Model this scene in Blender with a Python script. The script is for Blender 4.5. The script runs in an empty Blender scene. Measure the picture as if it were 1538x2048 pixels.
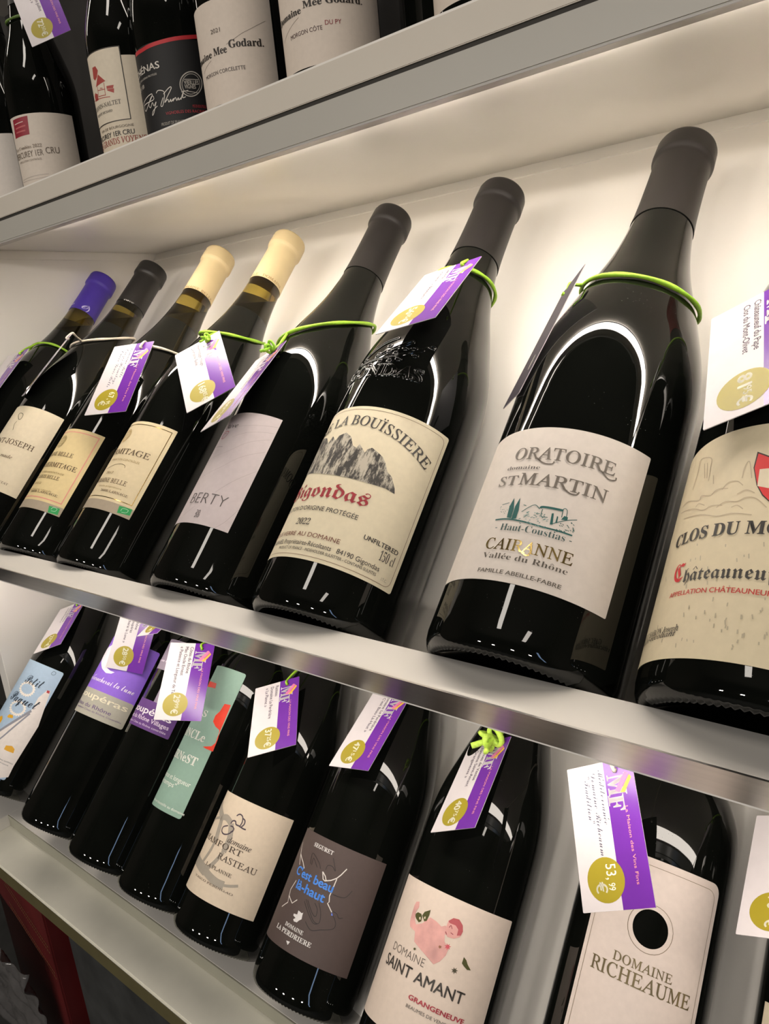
import bpy, bmesh, math, random, unicodedata
from mathutils import Vector, Matrix

# ------------------------------------------------------------------ camera, light, exposure
SC = bpy.context.scene
COL = SC.collection
H = 0.205                      # metres per layout unit
CAMZ = 1.03                    # height of the camera above the shop floor
def W(x, y, z): return Vector((x*H, y*H, z*H + CAMZ))

cam = bpy.data.cameras.new('camera'); cam_o = bpy.data.objects.new('camera', cam); COL.objects.link(cam_o)
R_ROWS = [[0.788707, 0.607425, -0.094743], [0.079607, -0.253724, -0.963995], [-0.609594, 0.752767, -0.248469]]
r, d, f = (Vector(v) for v in R_ROWS)
m = Matrix.Identity(4)
for i in range(3):
    m[i][0] = r[i]; m[i][1] = -d[i]; m[i][2] = -f[i]
m.translation = (0, 0, CAMZ)
cam_o.matrix_world = m
cam.sensor_fit = 'VERTICAL'; cam.sensor_height = 36.0; cam.lens = 1422/2048*36.0
cam.clip_start = 0.01
SC.camera = cam_o

SC.view_settings.view_transform = 'Standard'; SC.view_settings.look = 'None'
SC.view_settings.gamma = 1.0; SC.view_settings.use_curve_mapping = False
SC.view_settings.exposure = 0.34

world = bpy.data.worlds.new('world'); SC.world = world; world.use_nodes = True
world.node_tree.nodes['Background'].inputs[0].default_value = (1.0, 0.96, 0.92, 1)
world.node_tree.nodes['Background'].inputs[1].default_value = 0.035

LED_POWER = (41.0, 12.5, 13.0)      # middle compartment, bottom compartment, top compartment
def area(name, loc, look, sx, sy, power, col=(1, .92, .82)):
    l = bpy.data.lights.new(name, 'AREA'); l.shape = 'RECTANGLE'; l.size = sx; l.size_y = sy; l.energy = power; l.color = col
    o = bpy.data.objects.new(name, l); COL.objects.link(o); o.location = loc
    o.rotation_euler = (Vector(look)-Vector(loc)).to_track_quat('-Z', 'Y').to_euler()
    return o
area('ceiling_lamp', (-0.55, -0.75, 2.75), (-0.55, -0.75, 0.8), 0.2, 0.6, 3.5)
area('ceiling_lamp', (0.75, -1.1, 2.75), (0.75, -1.1, 0.8), 0.2, 0.6, 3.0)
for lx in (-1.75, -0.8, 0.25, 1.3):
    area('shop_spot', (lx, -2.6, 1.45), (-0.4, 0.35, 0.95), 0.16, 0.16, 10.5, (1, .93, .85))
area('window_daylight', (1.9, -2.2, 1.5), (-0.2, 0.35, 0.7), 0.12, 1.5, 2.5, (.45, .65, 1))

# ------------------------------------------------------------------ materials
def lin(c):
    if isinstance(c, str):
        c = c.lstrip('#'); c = tuple(int(c[i:i+len(c)//3]*(2 if len(c) == 3 else 1), 16)/255 for i in range(0, len(c), len(c)//3))
        return tuple(v/12.92 if v <= .04045 else ((v+.055)/1.055)**2.4 for v in c)
    return tuple(c)
MATS = {}
def mat(name, color=(.8, .8, .8), rough=.5, metal=0., vary=.06, scale=60., bump=0., coat=0., spec=.5, emit=0., trans=0., ior=1.5, stretch=None):
    if name in MATS: return MATS[name]
    c = lin(color)
    mt = bpy.data.materials.new(name); mt.use_nodes = True
    nt = mt.node_tree; N = nt.nodes; L = nt.links; b = N['Principled BSDF']
    tc = N.new('ShaderNodeTexCoord'); mp = N.new('ShaderNodeMapping'); nz = N.new('ShaderNodeTexNoise')
    L.new(tc.outputs['Object'], mp.inputs[0]); L.new(mp.outputs[0], nz.inputs['Vector'])
    nz.inputs['Scale'].default_value = scale; nz.inputs['Detail'].default_value = 4
    if stretch: mp.inputs['Scale'].default_value = stretch
    rp = N.new('ShaderNodeValToRGB'); L.new(nz.outputs[0], rp.inputs[0])
    rp.color_ramp.elements[0].position = .3; rp.color_ramp.elements[1].position = .7
    rp.color_ramp.elements[0].color = tuple(v*(1-vary) for v in c)+(1,); rp.color_ramp.elements[1].color = tuple(min(1, v*(1+vary)) for v in c)+(1,)
    L.new(rp.outputs[0], b.inputs['Base Color'])
    b.inputs['Roughness'].default_value = rough; b.inputs['Metallic'].default_value = metal
    b.inputs['IOR'].default_value = ior; b.inputs['Specular IOR Level'].default_value = spec
    b.inputs['Coat Weight'].default_value = coat; b.inputs['Coat Roughness'].default_value = .05
    b.inputs['Transmission Weight'].default_value = trans
    if emit:
        b.inputs['Emission Color'].default_value = c+(1,); b.inputs['Emission Strength'].default_value = emit
    if bump:
        bp = N.new('ShaderNodeBump'); bp.inputs['Strength'].default_value = bump; bp.inputs['Distance'].default_value = .0004
        L.new(nz.outputs[0], bp.inputs['Height']); L.new(bp.outputs[0], b.inputs['Normal'])
    MATS[name] = mt
    return mt
def glass_mat(name, base, rough=.025):
    """near-black bottle glass with a sprinkle of shop dust"""
    if name in MATS: return MATS[name]
    mt = mat(name, base, rough, vary=.2, scale=30, ior=1.52)
    nt = mt.node_tree; N = nt.nodes; L = nt.links; b = N['Principled BSDF']
    tc = N.new('ShaderNodeTexCoord'); vo = N.new('ShaderNodeTexVoronoi'); vo.inputs['Scale'].default_value = 420
    L.new(tc.outputs['Object'], vo.inputs['Vector'])
    n2 = N.new('ShaderNodeTexNoise'); n2.inputs['Scale'].default_value = 45; L.new(tc.outputs['Object'], n2.inputs['Vector'])
    mr = N.new('ShaderNodeMapRange'); mr.inputs[1].default_value = .09; mr.inputs[2].default_value = .05; L.new(vo.outputs['Distance'], mr.inputs[0])
    m2 = N.new('ShaderNodeMapRange'); m2.inputs[1].default_value = .55; m2.inputs[2].default_value = .7; L.new(n2.outputs[0], m2.inputs[0])
    mu = N.new('ShaderNodeMath'); mu.operation = 'MULTIPLY'; L.new(mr.outputs[0], mu.inputs[0]); L.new(m2.outputs[0], mu.inputs[1])
    mx = N.new('ShaderNodeMix'); mx.data_type = 'RGBA'; L.new(mu.outputs[0], mx.inputs[0])
    rp = [n for n in N if n.type == 'VALTORGB'][0]
    L.new(rp.outputs[0], mx.inputs[6]); mx.inputs[7].default_value = (.10, .095, .085, 1); L.new(mx.outputs[2], b.inputs['Base Color'])
    ra = N.new('ShaderNodeMapRange'); ra.inputs[3].default_value = rough; ra.inputs[4].default_value = .6; L.new(mu.outputs[0], ra.inputs[0]); L.new(ra.outputs[0], b.inputs['Roughness'])
    nw = N.new('ShaderNodeTexNoise'); nw.inputs['Scale'].default_value = 38; nw.inputs['Detail'].default_value = 2; L.new(tc.outputs['Object'], nw.inputs['Vector'])
    bw = N.new('ShaderNodeBump'); bw.inputs['Strength'].default_value = .10; bw.inputs['Distance'].default_value = .0008
    L.new(nw.outputs[0], bw.inputs['Height']); L.new(bw.outputs[0], b.inputs['Normal'])
    return mt
WHITE = mat('white_lacquer', (.80, .765, .71), .38, vary=.015, scale=9)
PANEL = mat('white_panel', (.80, .765, .71), .33, vary=.015, scale=9)
ALU = mat('brushed_aluminium', (.62, .60, .57), .30, metal=1., vary=.05, scale=200, stretch=(.02, 1, 1))
FASCIA = mat('lit_fascia_lacquer', (.64, .585, .50), .42, vary=.02, scale=14)  # upper fascia: warm light is mostly painted into this tone
FASCIA2 = mat('shaded_fascia_lacquer', (.47, .45, .40), .36, vary=.02, scale=14)  # lower fascia: greyer mostly because weaker light is painted in
DARK = mat('dark_gap', (.03, .026, .02), .7)
STRIP = mat('shaded_plate_edge', (.34, .33, .26), .5, vary=.03)  # olive grey stands in for shade and reflection on the plate edge
GLASS = glass_mat('black_bottle_glass', (.0035, .004, .0032))
AMBER = mat('olive_bottle_glass', (.36, .27, .05), .02, trans=1., ior=1.5, vary=.02)
WINE = mat('dark_wine', (.004, .003, .003), .3)
PAPER = lambda c, b=.15: mat('paper_'+str(c), c, .62, vary=.03, scale=240, bump=b)
def ink(c):
    if c == 'gold': return mat('gold_foil', (.86, .62, .22), .22, metal=1.)
    if c == 'darkgold': return mat('dark_gold_ink', (.30, .24, .13), .35, metal=.7)
    if c == 'pink': return mat('pink_print', '#d9a29b', .6, vary=.22, scale=70)
    if c == 'rock':
        mt = mat('rock_engraving', (.2, .18, .15), .65, vary=.1)
        N = mt.node_tree.nodes; L = mt.node_tree.links
        rp = [n for n in N if n.type == 'VALTORGB'][0]; nz = [n for n in N if n.type == 'TEX_NOISE'][0]; mp = [n for n in N if n.type == 'MAPPING'][0]
        mp.inputs['Scale'].default_value = (1, 1, .32); nz.inputs['Scale'].default_value = 210; nz.inputs['Detail'].default_value = 9; nz.inputs['Roughness'].default_value = .75
        rp.color_ramp.elements[0].position = .47; rp.color_ramp.elements[1].position = .56
        rp.color_ramp.elements[0].color = (.045, .04, .035, 1); rp.color_ramp.elements[1].color = (.50, .45, .36, 1)
        return mt
    return mat('ink_'+c, c, .5, vary=.04, scale=200)

# ------------------------------------------------------------------ mesh helpers
def mesh_obj(name, bm, material, parent=None, smooth=False, angle=None):
    me = bpy.data.meshes.new(name); bm.normal_update(); bm.to_mesh(me); bm.free()
    me.materials.append(material)
    if smooth:
        me.polygons.foreach_set('use_smooth', [True]*len(me.polygons))
        if angle: me.set_sharp_from_angle(angle=math.radians(angle))
    o = bpy.data.objects.new(name, me); COL.objects.link(o)
    if parent: o.parent = parent
    return o
def tag(o, label, cat, group=None, kind=None):
    o['label'] = label; o['category'] = cat
    if group: o['group'] = group
    if kind: o['kind'] = kind
def root(name, mtx, label, cat, group=None):
    o = bpy.data.objects.new(name, None); o.empty_display_size = .02; COL.objects.link(o); o.matrix_world = mtx
    tag(o, label, cat, group); return o
def box_bm(lo, hi, bev=0.):
    bm = bmesh.new(); bmesh.ops.create_cube(bm, size=1)
    lo = Vector(lo); hi = Vector(hi)
    for v in bm.verts: v.co = Vector(((lo[i]+hi[i])/2 + v.co[i]*(hi[i]-lo[i])) for i in range(3))
    if bev: bmesh.ops.bevel(bm, geom=bm.edges[:], offset=bev, segments=2, affect='EDGES')
    return bm
def wbox(name, x0, x1, y0, y1, z0, z1, material, parent=None, bev=.0006):
    """box given in layout units"""
    return mesh_obj(name, box_bm(W(min(x0, x1), y0, z0), W(max(x0, x1), y1, z1), bev), material, parent)
def prism(name, prof, x0, x1, material, parent=None):
    """a (y, z) outline in layout units drawn out along x"""
    bm = bmesh.new()
    a = [bm.verts.new(W(x0, y, z)) for y, z in prof]; b = [bm.verts.new(W(x1, y, z)) for y, z in prof]
    n = len(prof)
    bm.faces.new(a[::-1]); bm.faces.new(b)
    for i in range(n): bm.faces.new((a[i], a[(i+1) % n], b[(i+1) % n], b[i]))
    bmesh.ops.recalc_face_normals(bm, faces=bm.faces[:])
    return mesh_obj(name, bm, material, parent)
def tube_bm(pts, rad, closed=False, seg=8, bm=None, twist=0):
    bm = bm or bmesh.new(); pts = [Vector(p) for p in pts]; n = len(pts); rings = []
    up = Vector((.3, .2, 1)).normalized()
    for i, p in enumerate(pts):
        t = (pts[(i+1) % n]-pts[i-1]) if closed else (pts[min(i+1, n-1)]-pts[max(i-1, 0)])
        t.normalize(); u = up-t*up.dot(t)
        if u.length < 1e-4: u = t.orthogonal()
        u.normalize(); v = t.cross(u); up = u
        rings.append([bm.verts.new(p+(u*math.cos(2*math.pi*k/seg)+v*math.sin(2*math.pi*k/seg))*rad*(1+.16*math.cos(2*(2*math.pi*k/seg)+i*twist))) for k in range(seg)])
    for i in range(n if closed else n-1):
        A = rings[i]; B = rings[(i+1) % n]
        for k in range(seg): bm.faces.new((A[k], A[(k+1) % seg], B[(k+1) % seg], B[k]))
    if not closed: bm.faces.new(rings[0][::-1]); bm.faces.new(rings[-1])
    return bm
def smooth_path(P, n=6, closed=False):
    P = [Vector(p) for p in P]; out = []; m_ = len(P)
    for i in range(m_ if closed else m_-1):
        a, b, c, e = (P[(i-1) % m_] if closed else P[max(i-1, 0)]), P[i], P[(i+1) % m_], (P[(i+2) % m_] if closed else P[min(i+2, m_-1)])
        for k in range(n):
            t = k/n; out.append(.5*((2*b)+(c-a)*t+(2*a-5*b+4*c-e)*t*t+(3*b-a-3*c+e)*t**3))
    if not closed: out.append(P[-1])
    return out

# ------------------------------------------------------------------ flat artwork: text, outlines, ribbons (in mm)
def curve_mesh(cu):
    o = bpy.data.objects.new('tmp', cu); COL.objects.link(o)
    dg = bpy.context.evaluated_depsgraph_get(); dg.update()
    me = bpy.data.meshes.new_from_object(o.evaluated_get(dg)); bpy.data.objects.remove(o)
    out = ([tuple(v.co) for v in me.vertices], [tuple(p.vertices) for p in me.polygons]); bpy.data.meshes.remove(me)
    return out
STY = {'sans': (None, 0.), 'sansm': (None, 0.), 'sansb': (None, 0.), 'thin': (None, -.02), 'serif': ((0x1D400, 0x1D41A, 0x1D7CE), -.009), 'serifb': ((0x1D400, 0x1D41A, 0x1D7CE), .002),
       'serifcaps': ((0x1D434, 0x1D44E, None), .008),
       'ital': ((0x1D434, 0x1D44E, None), .006), 'frak': ((0x1D56C, 0x1D586, None), 0.), 'script': ((0x1D4D0, 0x1D4EA, None), -.008), 'scriptm': ((0x1D4D0, 0x1D4EA, None), .002)}
def remap(s, sty):
    mp = STY[sty][0]
    if not mp: return s
    o = ''
    for c in s:
        if 'A' <= c <= 'Z': o += chr(mp[0]+ord(c)-65)
        elif 'a' <= c <= 'z': o += '\u210e' if (sty in ('ital', 'serifcaps') and c == 'h') else chr(mp[1]+ord(c)-97)
        elif '0' <= c <= '9' and mp[2]: o += chr(mp[2]+ord(c)-48)
        else: o += c
    return o
RAW = {}
def raw_text(s, sty):
    if (s, sty) not in RAW:
        cu = bpy.data.curves.new('t', 'FONT'); cu.body = s; cu.size = 1; cu.offset = STY[sty][1]; cu.resolution_u = 3
        RAW[(s, sty)] = curve_mesh(cu); bpy.data.curves.remove(cu)
    return RAW[(s, sty)]
def xmax(s, sty):
    if not s: return 0.
    v = raw_text(remap(s, sty), sty)[0]; return max((p[0] for p in v), default=0.)
CAPH = {}
def text2d(s, sty):
    """text of cap height 1, starting at x = 0; returns (verts, faces, width)"""
    if sty == 'serif' and s.upper() == s and any(c.isalpha() for c in s): sty = 'serifcaps'
    slant = .272 if sty == 'serifcaps' else 0.
    base = s; acc = []
    if STY[sty][0]:
        base = ''
        for c in s:
            dcm = unicodedata.normalize('NFD', c); base += dcm[0]
            if len(dcm) > 1: acc.append((len(base)-1, dcm[1]))
    if sty not in CAPH: CAPH[sty] = max(p[1] for p in raw_text(remap('H', sty), sty)[0])
    k = 1/CAPH[sty]
    V, F = raw_text(remap(base, sty), sty); V = list(V); F = list(F)
    for i, mk in acc:
        x1 = xmax(base[:i+1], sty); x0 = xmax(base[:i], sty)+.06; c = (x0+x1)/2; y = CAPH[sty]*(1.08 if base[i].isupper() else .80); w = .05; h_ = .17
        sh = {'\u0301': [[(-w, 0), (w, 0), (w*2.6, h_), (w, h_)]], '\u0300': [[(-w, 0), (w, 0), (-w, h_), (-w*2.6, h_)]],
              '\u0302': [[(-.16, 0), (-.10, 0), (.02, h_), (-.02, h_)], [(.10, 0), (.16, 0), (.02, h_), (-.02, h_)]],
              '\u0308': [[(-.14, .02), (-.05, .02), (-.05, .12), (-.14, .12)], [(.05, .02), (.14, .02), (.14, .12), (.05, .12)]]}.get(mk, [])
        for q in sh:
            n = len(V); V += [(c+a, y+b, 0) for a, b in q]; F.append(tuple(range(n, n+4)))
    if not V: return [], [], 1.
    V = [(v[0]-slant*v[1], v[1]) for v in V]
    x0 = min(v[0] for v in V); w = max(v[0] for v in V)-x0
    P = [((v[0]-x0)*k, v[1]*k) for v in V]
    fat = {'sansm': .022, 'sansb': .045, 'serifb': .012}.get(sty, 0.)
    if fat:
        n = len(P); B = [(0, 0), (fat, 0), (-fat, 0), (0, fat*.7), (0, -fat*.7)]
        P, F = [(p[0]+a, p[1]+b) for a, b in B for p in P], [tuple(i+j*n for i in f_) for j in range(5) for f_ in F]
    return P, F, w*k
def fill2d(outline, holes=()):
    cu = bpy.data.curves.new('c', 'CURVE'); cu.dimensions = '2D'; cu.fill_mode = 'BOTH'
    for pl in (outline,)+tuple(holes):
        sp = cu.splines.new('POLY'); sp.points.add(len(pl)-1); sp.use_cyclic_u = True
        for p, q in zip(sp.points, pl): p.co = (q[0], q[1], 0, 1)
    V, F = curve_mesh(cu); bpy.data.curves.remove(cu)
    return [(v[0], v[1]) for v in V], F
def ribbon2d(P, w, smooth=True):
    P = [Vector((p[0], p[1], 0)) for p in P]
    closed = (P[0]-P[-1]).length < 1e-4
    if closed: P = P[:-1]
    if smooth and len(P) > 2: P = smooth_path(P, 4, closed)
    n = len(P); V = []
    for i, p in enumerate(P):
        t = (P[(i+1) % n]-P[i-1]) if closed else (P[min(i+1, n-1)]-P[max(i-1, 0)])
        if t.length < 1e-9: t = Vector((1, 0, 0))
        t.normalize(); q = Vector((-t.y, t.x, 0))*w/2; V += [(p+q).to_tuple()[:2], (p-q).to_tuple()[:2]]
    F = [(2*i, 2*i+1, 2*((i+1) % n)+1, 2*((i+1) % n)) for i in range(n if closed else n-1)]
    return V, F
def rrect(x0, x1, y0, y1, r, n=5):
    P = []
    for cx, cy, a in ((x1-r, y1-r, 0), (x0+r, y1-r, 90), (x0+r, y0+r, 180), (x1-r, y0+r, 270)):
        for k in range(n+1):
            t = math.radians(a+90*k/n); P.append((cx+r*math.cos(t), cy+r*math.sin(t)))
    return P
def art_bm(items, step=None):
    """items: list of (verts2d, faces); joined, and cut into strips so that it can bend round a bottle"""
    bm = bmesh.new()
    for V, F in items:
        vs = [bm.verts.new((v[0], v[1], 0)) for v in V]
        for f_ in F:
            if len(set(f_)) < 3: continue
            try: bm.faces.new([vs[i] for i in f_])
            except ValueError: pass
    if step and bm.verts:
        for ax in ((0, 1) if isinstance(step, tuple) else (0,)):
            st = step[ax] if isinstance(step, tuple) else step
            lo = min(v.co[ax] for v in bm.verts); hi = max(v.co[ax] for v in bm.verts)
            k = math.ceil(lo/st)
            while k*st < hi:
                co = [0, 0, 0]; no = [0, 0, 0]; co[ax] = k*st; no[ax] = 1
                bmesh.ops.bisect_plane(bm, geom=bm.verts[:]+bm.edges[:]+bm.faces[:], plane_co=co, plane_no=no); k += 1
    for f_ in bm.faces:
        f_.normal_update()
        if f_.normal.z < 0: f_.normal_flip()
    return bm

# ------------------------------------------------------------------ bottles
def catmull(P, n=5):
    out = []
    for i in range(len(P)-1):
        a, b, c, e = P[max(i-1, 0)], P[i], P[i+1], P[min(i+2, len(P)-1)]
        for k in range(n):
            t = k/n; s = b[0]+(c[0]-b[0])*t
            m1 = (c[1]-a[1])/(c[0]-a[0]); m2 = (e[1]-b[1])/(e[0]-b[0]); hh = c[0]-b[0]
            out.append((s, (2*t**3-3*t*t+1)*b[1]+(t**3-2*t*t+t)*hh*m1+(-2*t**3+3*t*t)*c[1]+(t**3-t*t)*hh*m2))
    out.append(P[-1]); return out
BURG = [(0, 1), (130, 1), (170, 1), (182, .993), (192, .972), (206, .932), (228, .81), (250, .69), (262, .607), (284, .49), (302, .43), (320, .385), (362, .36), (398, .36)]
BORD = [(0, 1), (170, 1), (222, 1), (234, .975), (246, .91), (258, .79), (270, .62), (282, .49), (296, .405), (315, .37), (345, .355), (381, .355)]
class Prof:
    def __init__(s, kind, r, L):
        P, k = (BURG, L/398.) if kind == 'burg' else (BORD, L/381.)
        raw = [(a*k, min(b, 1.)*r) for a, b in catmull(P)]; s.r = r; s.L = L; s.k = k; s.kind = kind; s.p = raw
        g = [math.exp(-(i*i)/(2*9.5**2)) for i in range(-28, 29)]; sg = sum(g); n_ = int(L/2.5)
        s.p = [(L*i/n_, sum(w*s(min(max(L*i/n_+d, 0), L)) for w, d in zip(g, range(-28, 29)))/sg) for i in range(n_+1)]
    def __call__(s, x):
        p = s.p
        if x <= p[0][0]: return p[0][1]
        for (a, b), (c, e) in zip(p, p[1:]):
            if x <= c: return b+(e-b)*(x-a)/(c-a)
        return p[-1][1]
def revolve(rows, seg, tooth=()):
    bm = bmesh.new(); rings = []
    for j, (s, rad) in enumerate(rows):
        if rad < 1e-6: rings.append([bm.verts.new((0, 0, s*.001))]); continue
        ring = []
        for k in range(seg):
            t = 2*math.pi*k/seg; ds = (tooth.get(j, 0) if tooth else 0)*(k % 2)
            ring.append(bm.verts.new((rad*.001*math.sin(t), -rad*.001*math.cos(t), (s-ds)*.001)))
        rings.append(ring)
    for A, B in zip(rings, rings[1:]):
        if len(A) == 1:
            for k in range(seg): bm.faces.new((A[0], B[k], B[(k+1) % seg]))
        elif len(B) == 1:
            for k in range(seg): bm.faces.new((A[k], B[0], A[(k+1) % seg]))
        else:
            for k in range(seg): bm.faces.new((A[k], B[k], B[(k+1) % seg], A[(k+1) % seg]))
    bmesh.ops.recalc_face_normals(bm, faces=bm.faces[:])
    return bm
def wrap(bm, prof, off, cyl=True):
    """bend flat artwork (x = arc mm, y = height mm) round the bottle, off mm above the glass"""
    for v in bm.verts:
        a, s = v.co.x, v.co.y; R = prof.r if cyl else prof(s)
        th = a/R; rho = (R+off+v.co.z)*.001
        v.co = (rho*math.sin(th), -rho*math.cos(th), s*.001)
    return bm
def label_patch(name, prof, a0, a1, s0, s1, material, parent, off=.25, rad=0., holes=(), outline=None):
    V, F = fill2d(outline or rrect(a0, a1, s0, s1, max(rad, .3)), holes)
    return mesh_obj(name, wrap(art_bm([(V, F)], 2.2), prof, off), material, parent, True)
def place_text(s, sty, aL, aR, base, cap):
    V, F, w = text2d(s, sty); k = (aR-aL)/w
    return [(aL+v[0]*k, base+v[1]*cap) for v in V], F
def bottle(key, X, Y, Z, r, L, lean, upright, kind, label, group, cap_col, cap_rough=.45, amber=False, seg=180, capsule_from=None):
    r *= H*1000; L *= H*1000
    if upright: ua = Vector((0, 0, 1)); n = Vector((0, -1, 0)); c = W(X, Y, Z)
    else:
        ua = Vector((lean, .70711, .70711)).normalized(); n = Vector((0, -.70711, .70711)); c = W(X, Y, Z)+n*r*.001
    ex = Vector((1, 0, 0)); ex = (ex-ua*ex.dot(ua)).normalized(); yy = ua.cross(ex)
    mt = Matrix.Identity(4)
    for i in range(3): mt[i][0] = ex[i]; mt[i][1] = yy[i]; mt[i][2] = ua[i]
    mt.translation = c
    ro = root('wine_bottle', mt, label, 'wine bottle', group)
    pr = Prof(kind, r, L)
    rows = [(16, 0), (13, .30*r), (7, .62*r), (1.5, .80*r), (.2, .85*r), (0, .88*r), (.5, .92*r), (2., .96*r), (4.5, .985*r), (9, r)]
    rows += [(s, q) for s, q in pr.p if s > 14 and s < L-4] + [(L-3, pr(L)-.3), (L-2, pr(L)-2), (L-2, 0)]
    body = mesh_obj('bottle_body', revolve(rows, seg, {4: .9, 5: 1.0, 6: .8, 7: .3}), GLASS, ro, True, 50)
    if amber:
        body.data.materials.append(AMBER)
        for p_ in body.data.polygons:
            if p_.center.z > (amber-24)*.001: p_.material_index = 1
        w = [(15, 0), (11, .5*r), (6, .8*r), (8, .96*r)]+[(s, q-.4) for s, q in pr.p if s > 18 and s < L*.90]; w.append((w[-1][0], 0))
        bm = revolve(w, 64); up = Vector((ex.z, yy.z, ua.z)).normalized()
        g = bmesh.ops.bisect_plane(bm, geom=bm.verts[:]+bm.edges[:]+bm.faces[:], plane_co=(0, 0, amber*.001), plane_no=up, clear_outer=True)
        ed = [e for e in g['geom_cut'] if isinstance(e, bmesh.types.BMEdge)]
        bmesh.ops.edgeloop_fill(bm, edges=ed)
        mesh_obj('wine', bm, WINE, ro, True, 40)
    c0 = (capsule_from or .765)*L; rg = L-.045*L; q = pr(L)
    rows = [(c0, pr(c0)+.25), (c0, pr(c0)+.55)]+[(s, b+.55) for s, b in pr.p if c0+2 < s < rg-3]
    rows += [(rg-2, pr(rg)+.6), (rg-.5, q+1.0), (rg+1.2, q+2.2), (rg+3, q+2.3), (L-3, q+1.9), (L-.8, q+1.2), (L+.4, q-.6), (L+.6, q-4), (L+.6, 0)]
    mesh_obj('capsule', revolve(rows, 64), mat('capsule_'+str(cap_col), cap_col, cap_rough, vary=.04), ro, True, 40)
    return ro, pr

# ------------------------------------------------------------------ measured data: bottles, labels, artwork (mm on the label), tags
BOTTLES = [
 ('M1', -4.31, 1.5974, -1.0601, 0.22, 1.9821, -0.1, False, 'burg', 'magnum bottle with a violet capsule at the end of the middle tier', '#4a35a0', {'amber': 322, 'capsule_from': 0.835}),
 ('M2', -3.8252, 1.5974, -1.0601, 0.222, 1.9677, -0.0545, False, 'burg', 'black capsule magnum with a plain cream label and curl emblem', '#151312', {'amber': 322, 'capsule_from': 0.835}),
 ('M3', -3.2124, 1.5974, -1.0601, 0.215, 1.9729, -0.0448, False, 'burg', 'cream capsule magnum whose beige label has a pink border', '#cbb88e', {'amber': 316, 'capsule_from': 0.835}),
 ('M4', -2.709, 1.5974, -1.0601, 0.215, 1.9682, -0.0192, False, 'burg', 'cream capsule magnum whose beige label has a gold border', '#cbb88e', {'amber': 316, 'capsule_from': 0.835}),
 ('M5', -2.0118, 1.5974, -1.0601, 0.23, 1.9523, -0.0237, False, 'burg', 'black magnum with a tall pale label of fine curved lines', '#1c1918', {'capsule_from': 0.8}),
 ('M6', -1.4491, 1.5974, -1.0601, 0.243, 1.9272, -0.0177, False, 'burg', 'magnum with a mountain engraving label and raised glass lettering', '#1b1817', {'capsule_from': 0.8}),
 ('M7', -0.7849, 1.5974, -1.0601, 0.2506, 1.9431, 0.0076, False, 'burg', 'big magnum with a plain white label and teal chapel drawing', '#201d1b', {'capsule_from': 0.8}),
 ('M8', -0.2295, 1.5974, -1.0601, 0.262, 1.93, 0.0077, False, 'burg', 'magnum with a wide parchment label and a red castle shield', '#5a1014', {}),
 ('L1', -4.59, 1.6573, -2.7883, 0.24, 1.93, 0.0, False, 'burg', 'dark bottle with a pale blue and white label beside the side panel', '#1a1817', {}),
 ('L2', -3.865, 1.6573, -2.7883, 0.235, 1.85, -0.0054, False, 'bord', 'dark bottle with a lilac and grey moon label', '#1a1817', {}),
 ('L3', -3.3289, 1.6573, -2.7883, 0.24, 1.85, -0.0, False, 'bord', 'dark bottle with a deep purple label cut by a window', '#1a1817', {}),
 ('L4', -2.878, 1.6573, -2.7883, 0.235, 1.85, -0.0017, False, 'bord', 'dark bottle with a tall sage green label and red glass', '#1a1817', {}),
 ('L5', -2.4266, 1.6573, -2.7883, 0.235, 1.93, 0.0003, False, 'burg', 'dark bottle with a cream label and grey brushed vine', '#1a1817', {}),
 ('L6', -1.8798, 1.6573, -2.7883, 0.24, 1.93, -0.0006, False, 'burg', 'dark bottle with a brown label and blue lettering', '#1a1817', {}),
 ('L7', -1.3286, 1.6573, -2.7883, 0.24, 1.93, -0.0005, False, 'burg', 'dark bottle with a white label and pink sleeping figure', '#1a1817', {}),
 ('L8', -0.6762, 1.6573, -2.7883, 0.24, 1.85, 0.0013, False, 'bord', 'dark bottle with a white door hanger label with a hole', '#1a1817', {}),
 ('L9', -0.0718, 1.6573, -2.7883, 0.24, 1.85, 0.0, False, 'bord', 'dark bottle at the edge beside the door hanger label bottle', '#1a1817', {}),
 ('T0', -4.86, 2.58, 0.879, 0.2024, 1.45, 0.0, True, 'burg', 'upright bottle with a plain grey label at the end of the top shelf', '#1a1817', {}),
 ('T1', -4.395, 2.58, 0.879, 0.2024, 1.45, 0.0, True, 'burg', 'upright bottle with a white label and small dark red square', '#1a1817', {}),
 ('T2', -3.502, 2.58, 0.879, 0.2024, 1.45, 0.0, True, 'burg', 'upright bottle with a framed cream label and red house drawing', '#1a1817', {}),
 ('T3', -3.101, 2.58, 0.879, 0.2024, 1.45, 0.0, True, 'burg', 'upright bottle with a black label, red band and round stamp', '#1a1817', {}),
 ('T4', -2.639, 2.58, 0.879, 0.2024, 1.45, 0.0, True, 'burg', 'upright bottle with white label dated 2021 and bold black lettering', '#1a1817', {}),
 ('T5', -2.12, 2.58, 0.879, 0.2024, 1.45, 0.0, True, 'burg', 'upright bottle with white label and a line of dark red lettering', '#1a1817', {}),
 ('T6', -1.378, 2.58, 0.879, 0.2024, 1.45, 0.0, True, 'burg', 'upright white label bottle at the far end from the price tag', '#1a1817', {}),
]
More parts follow.
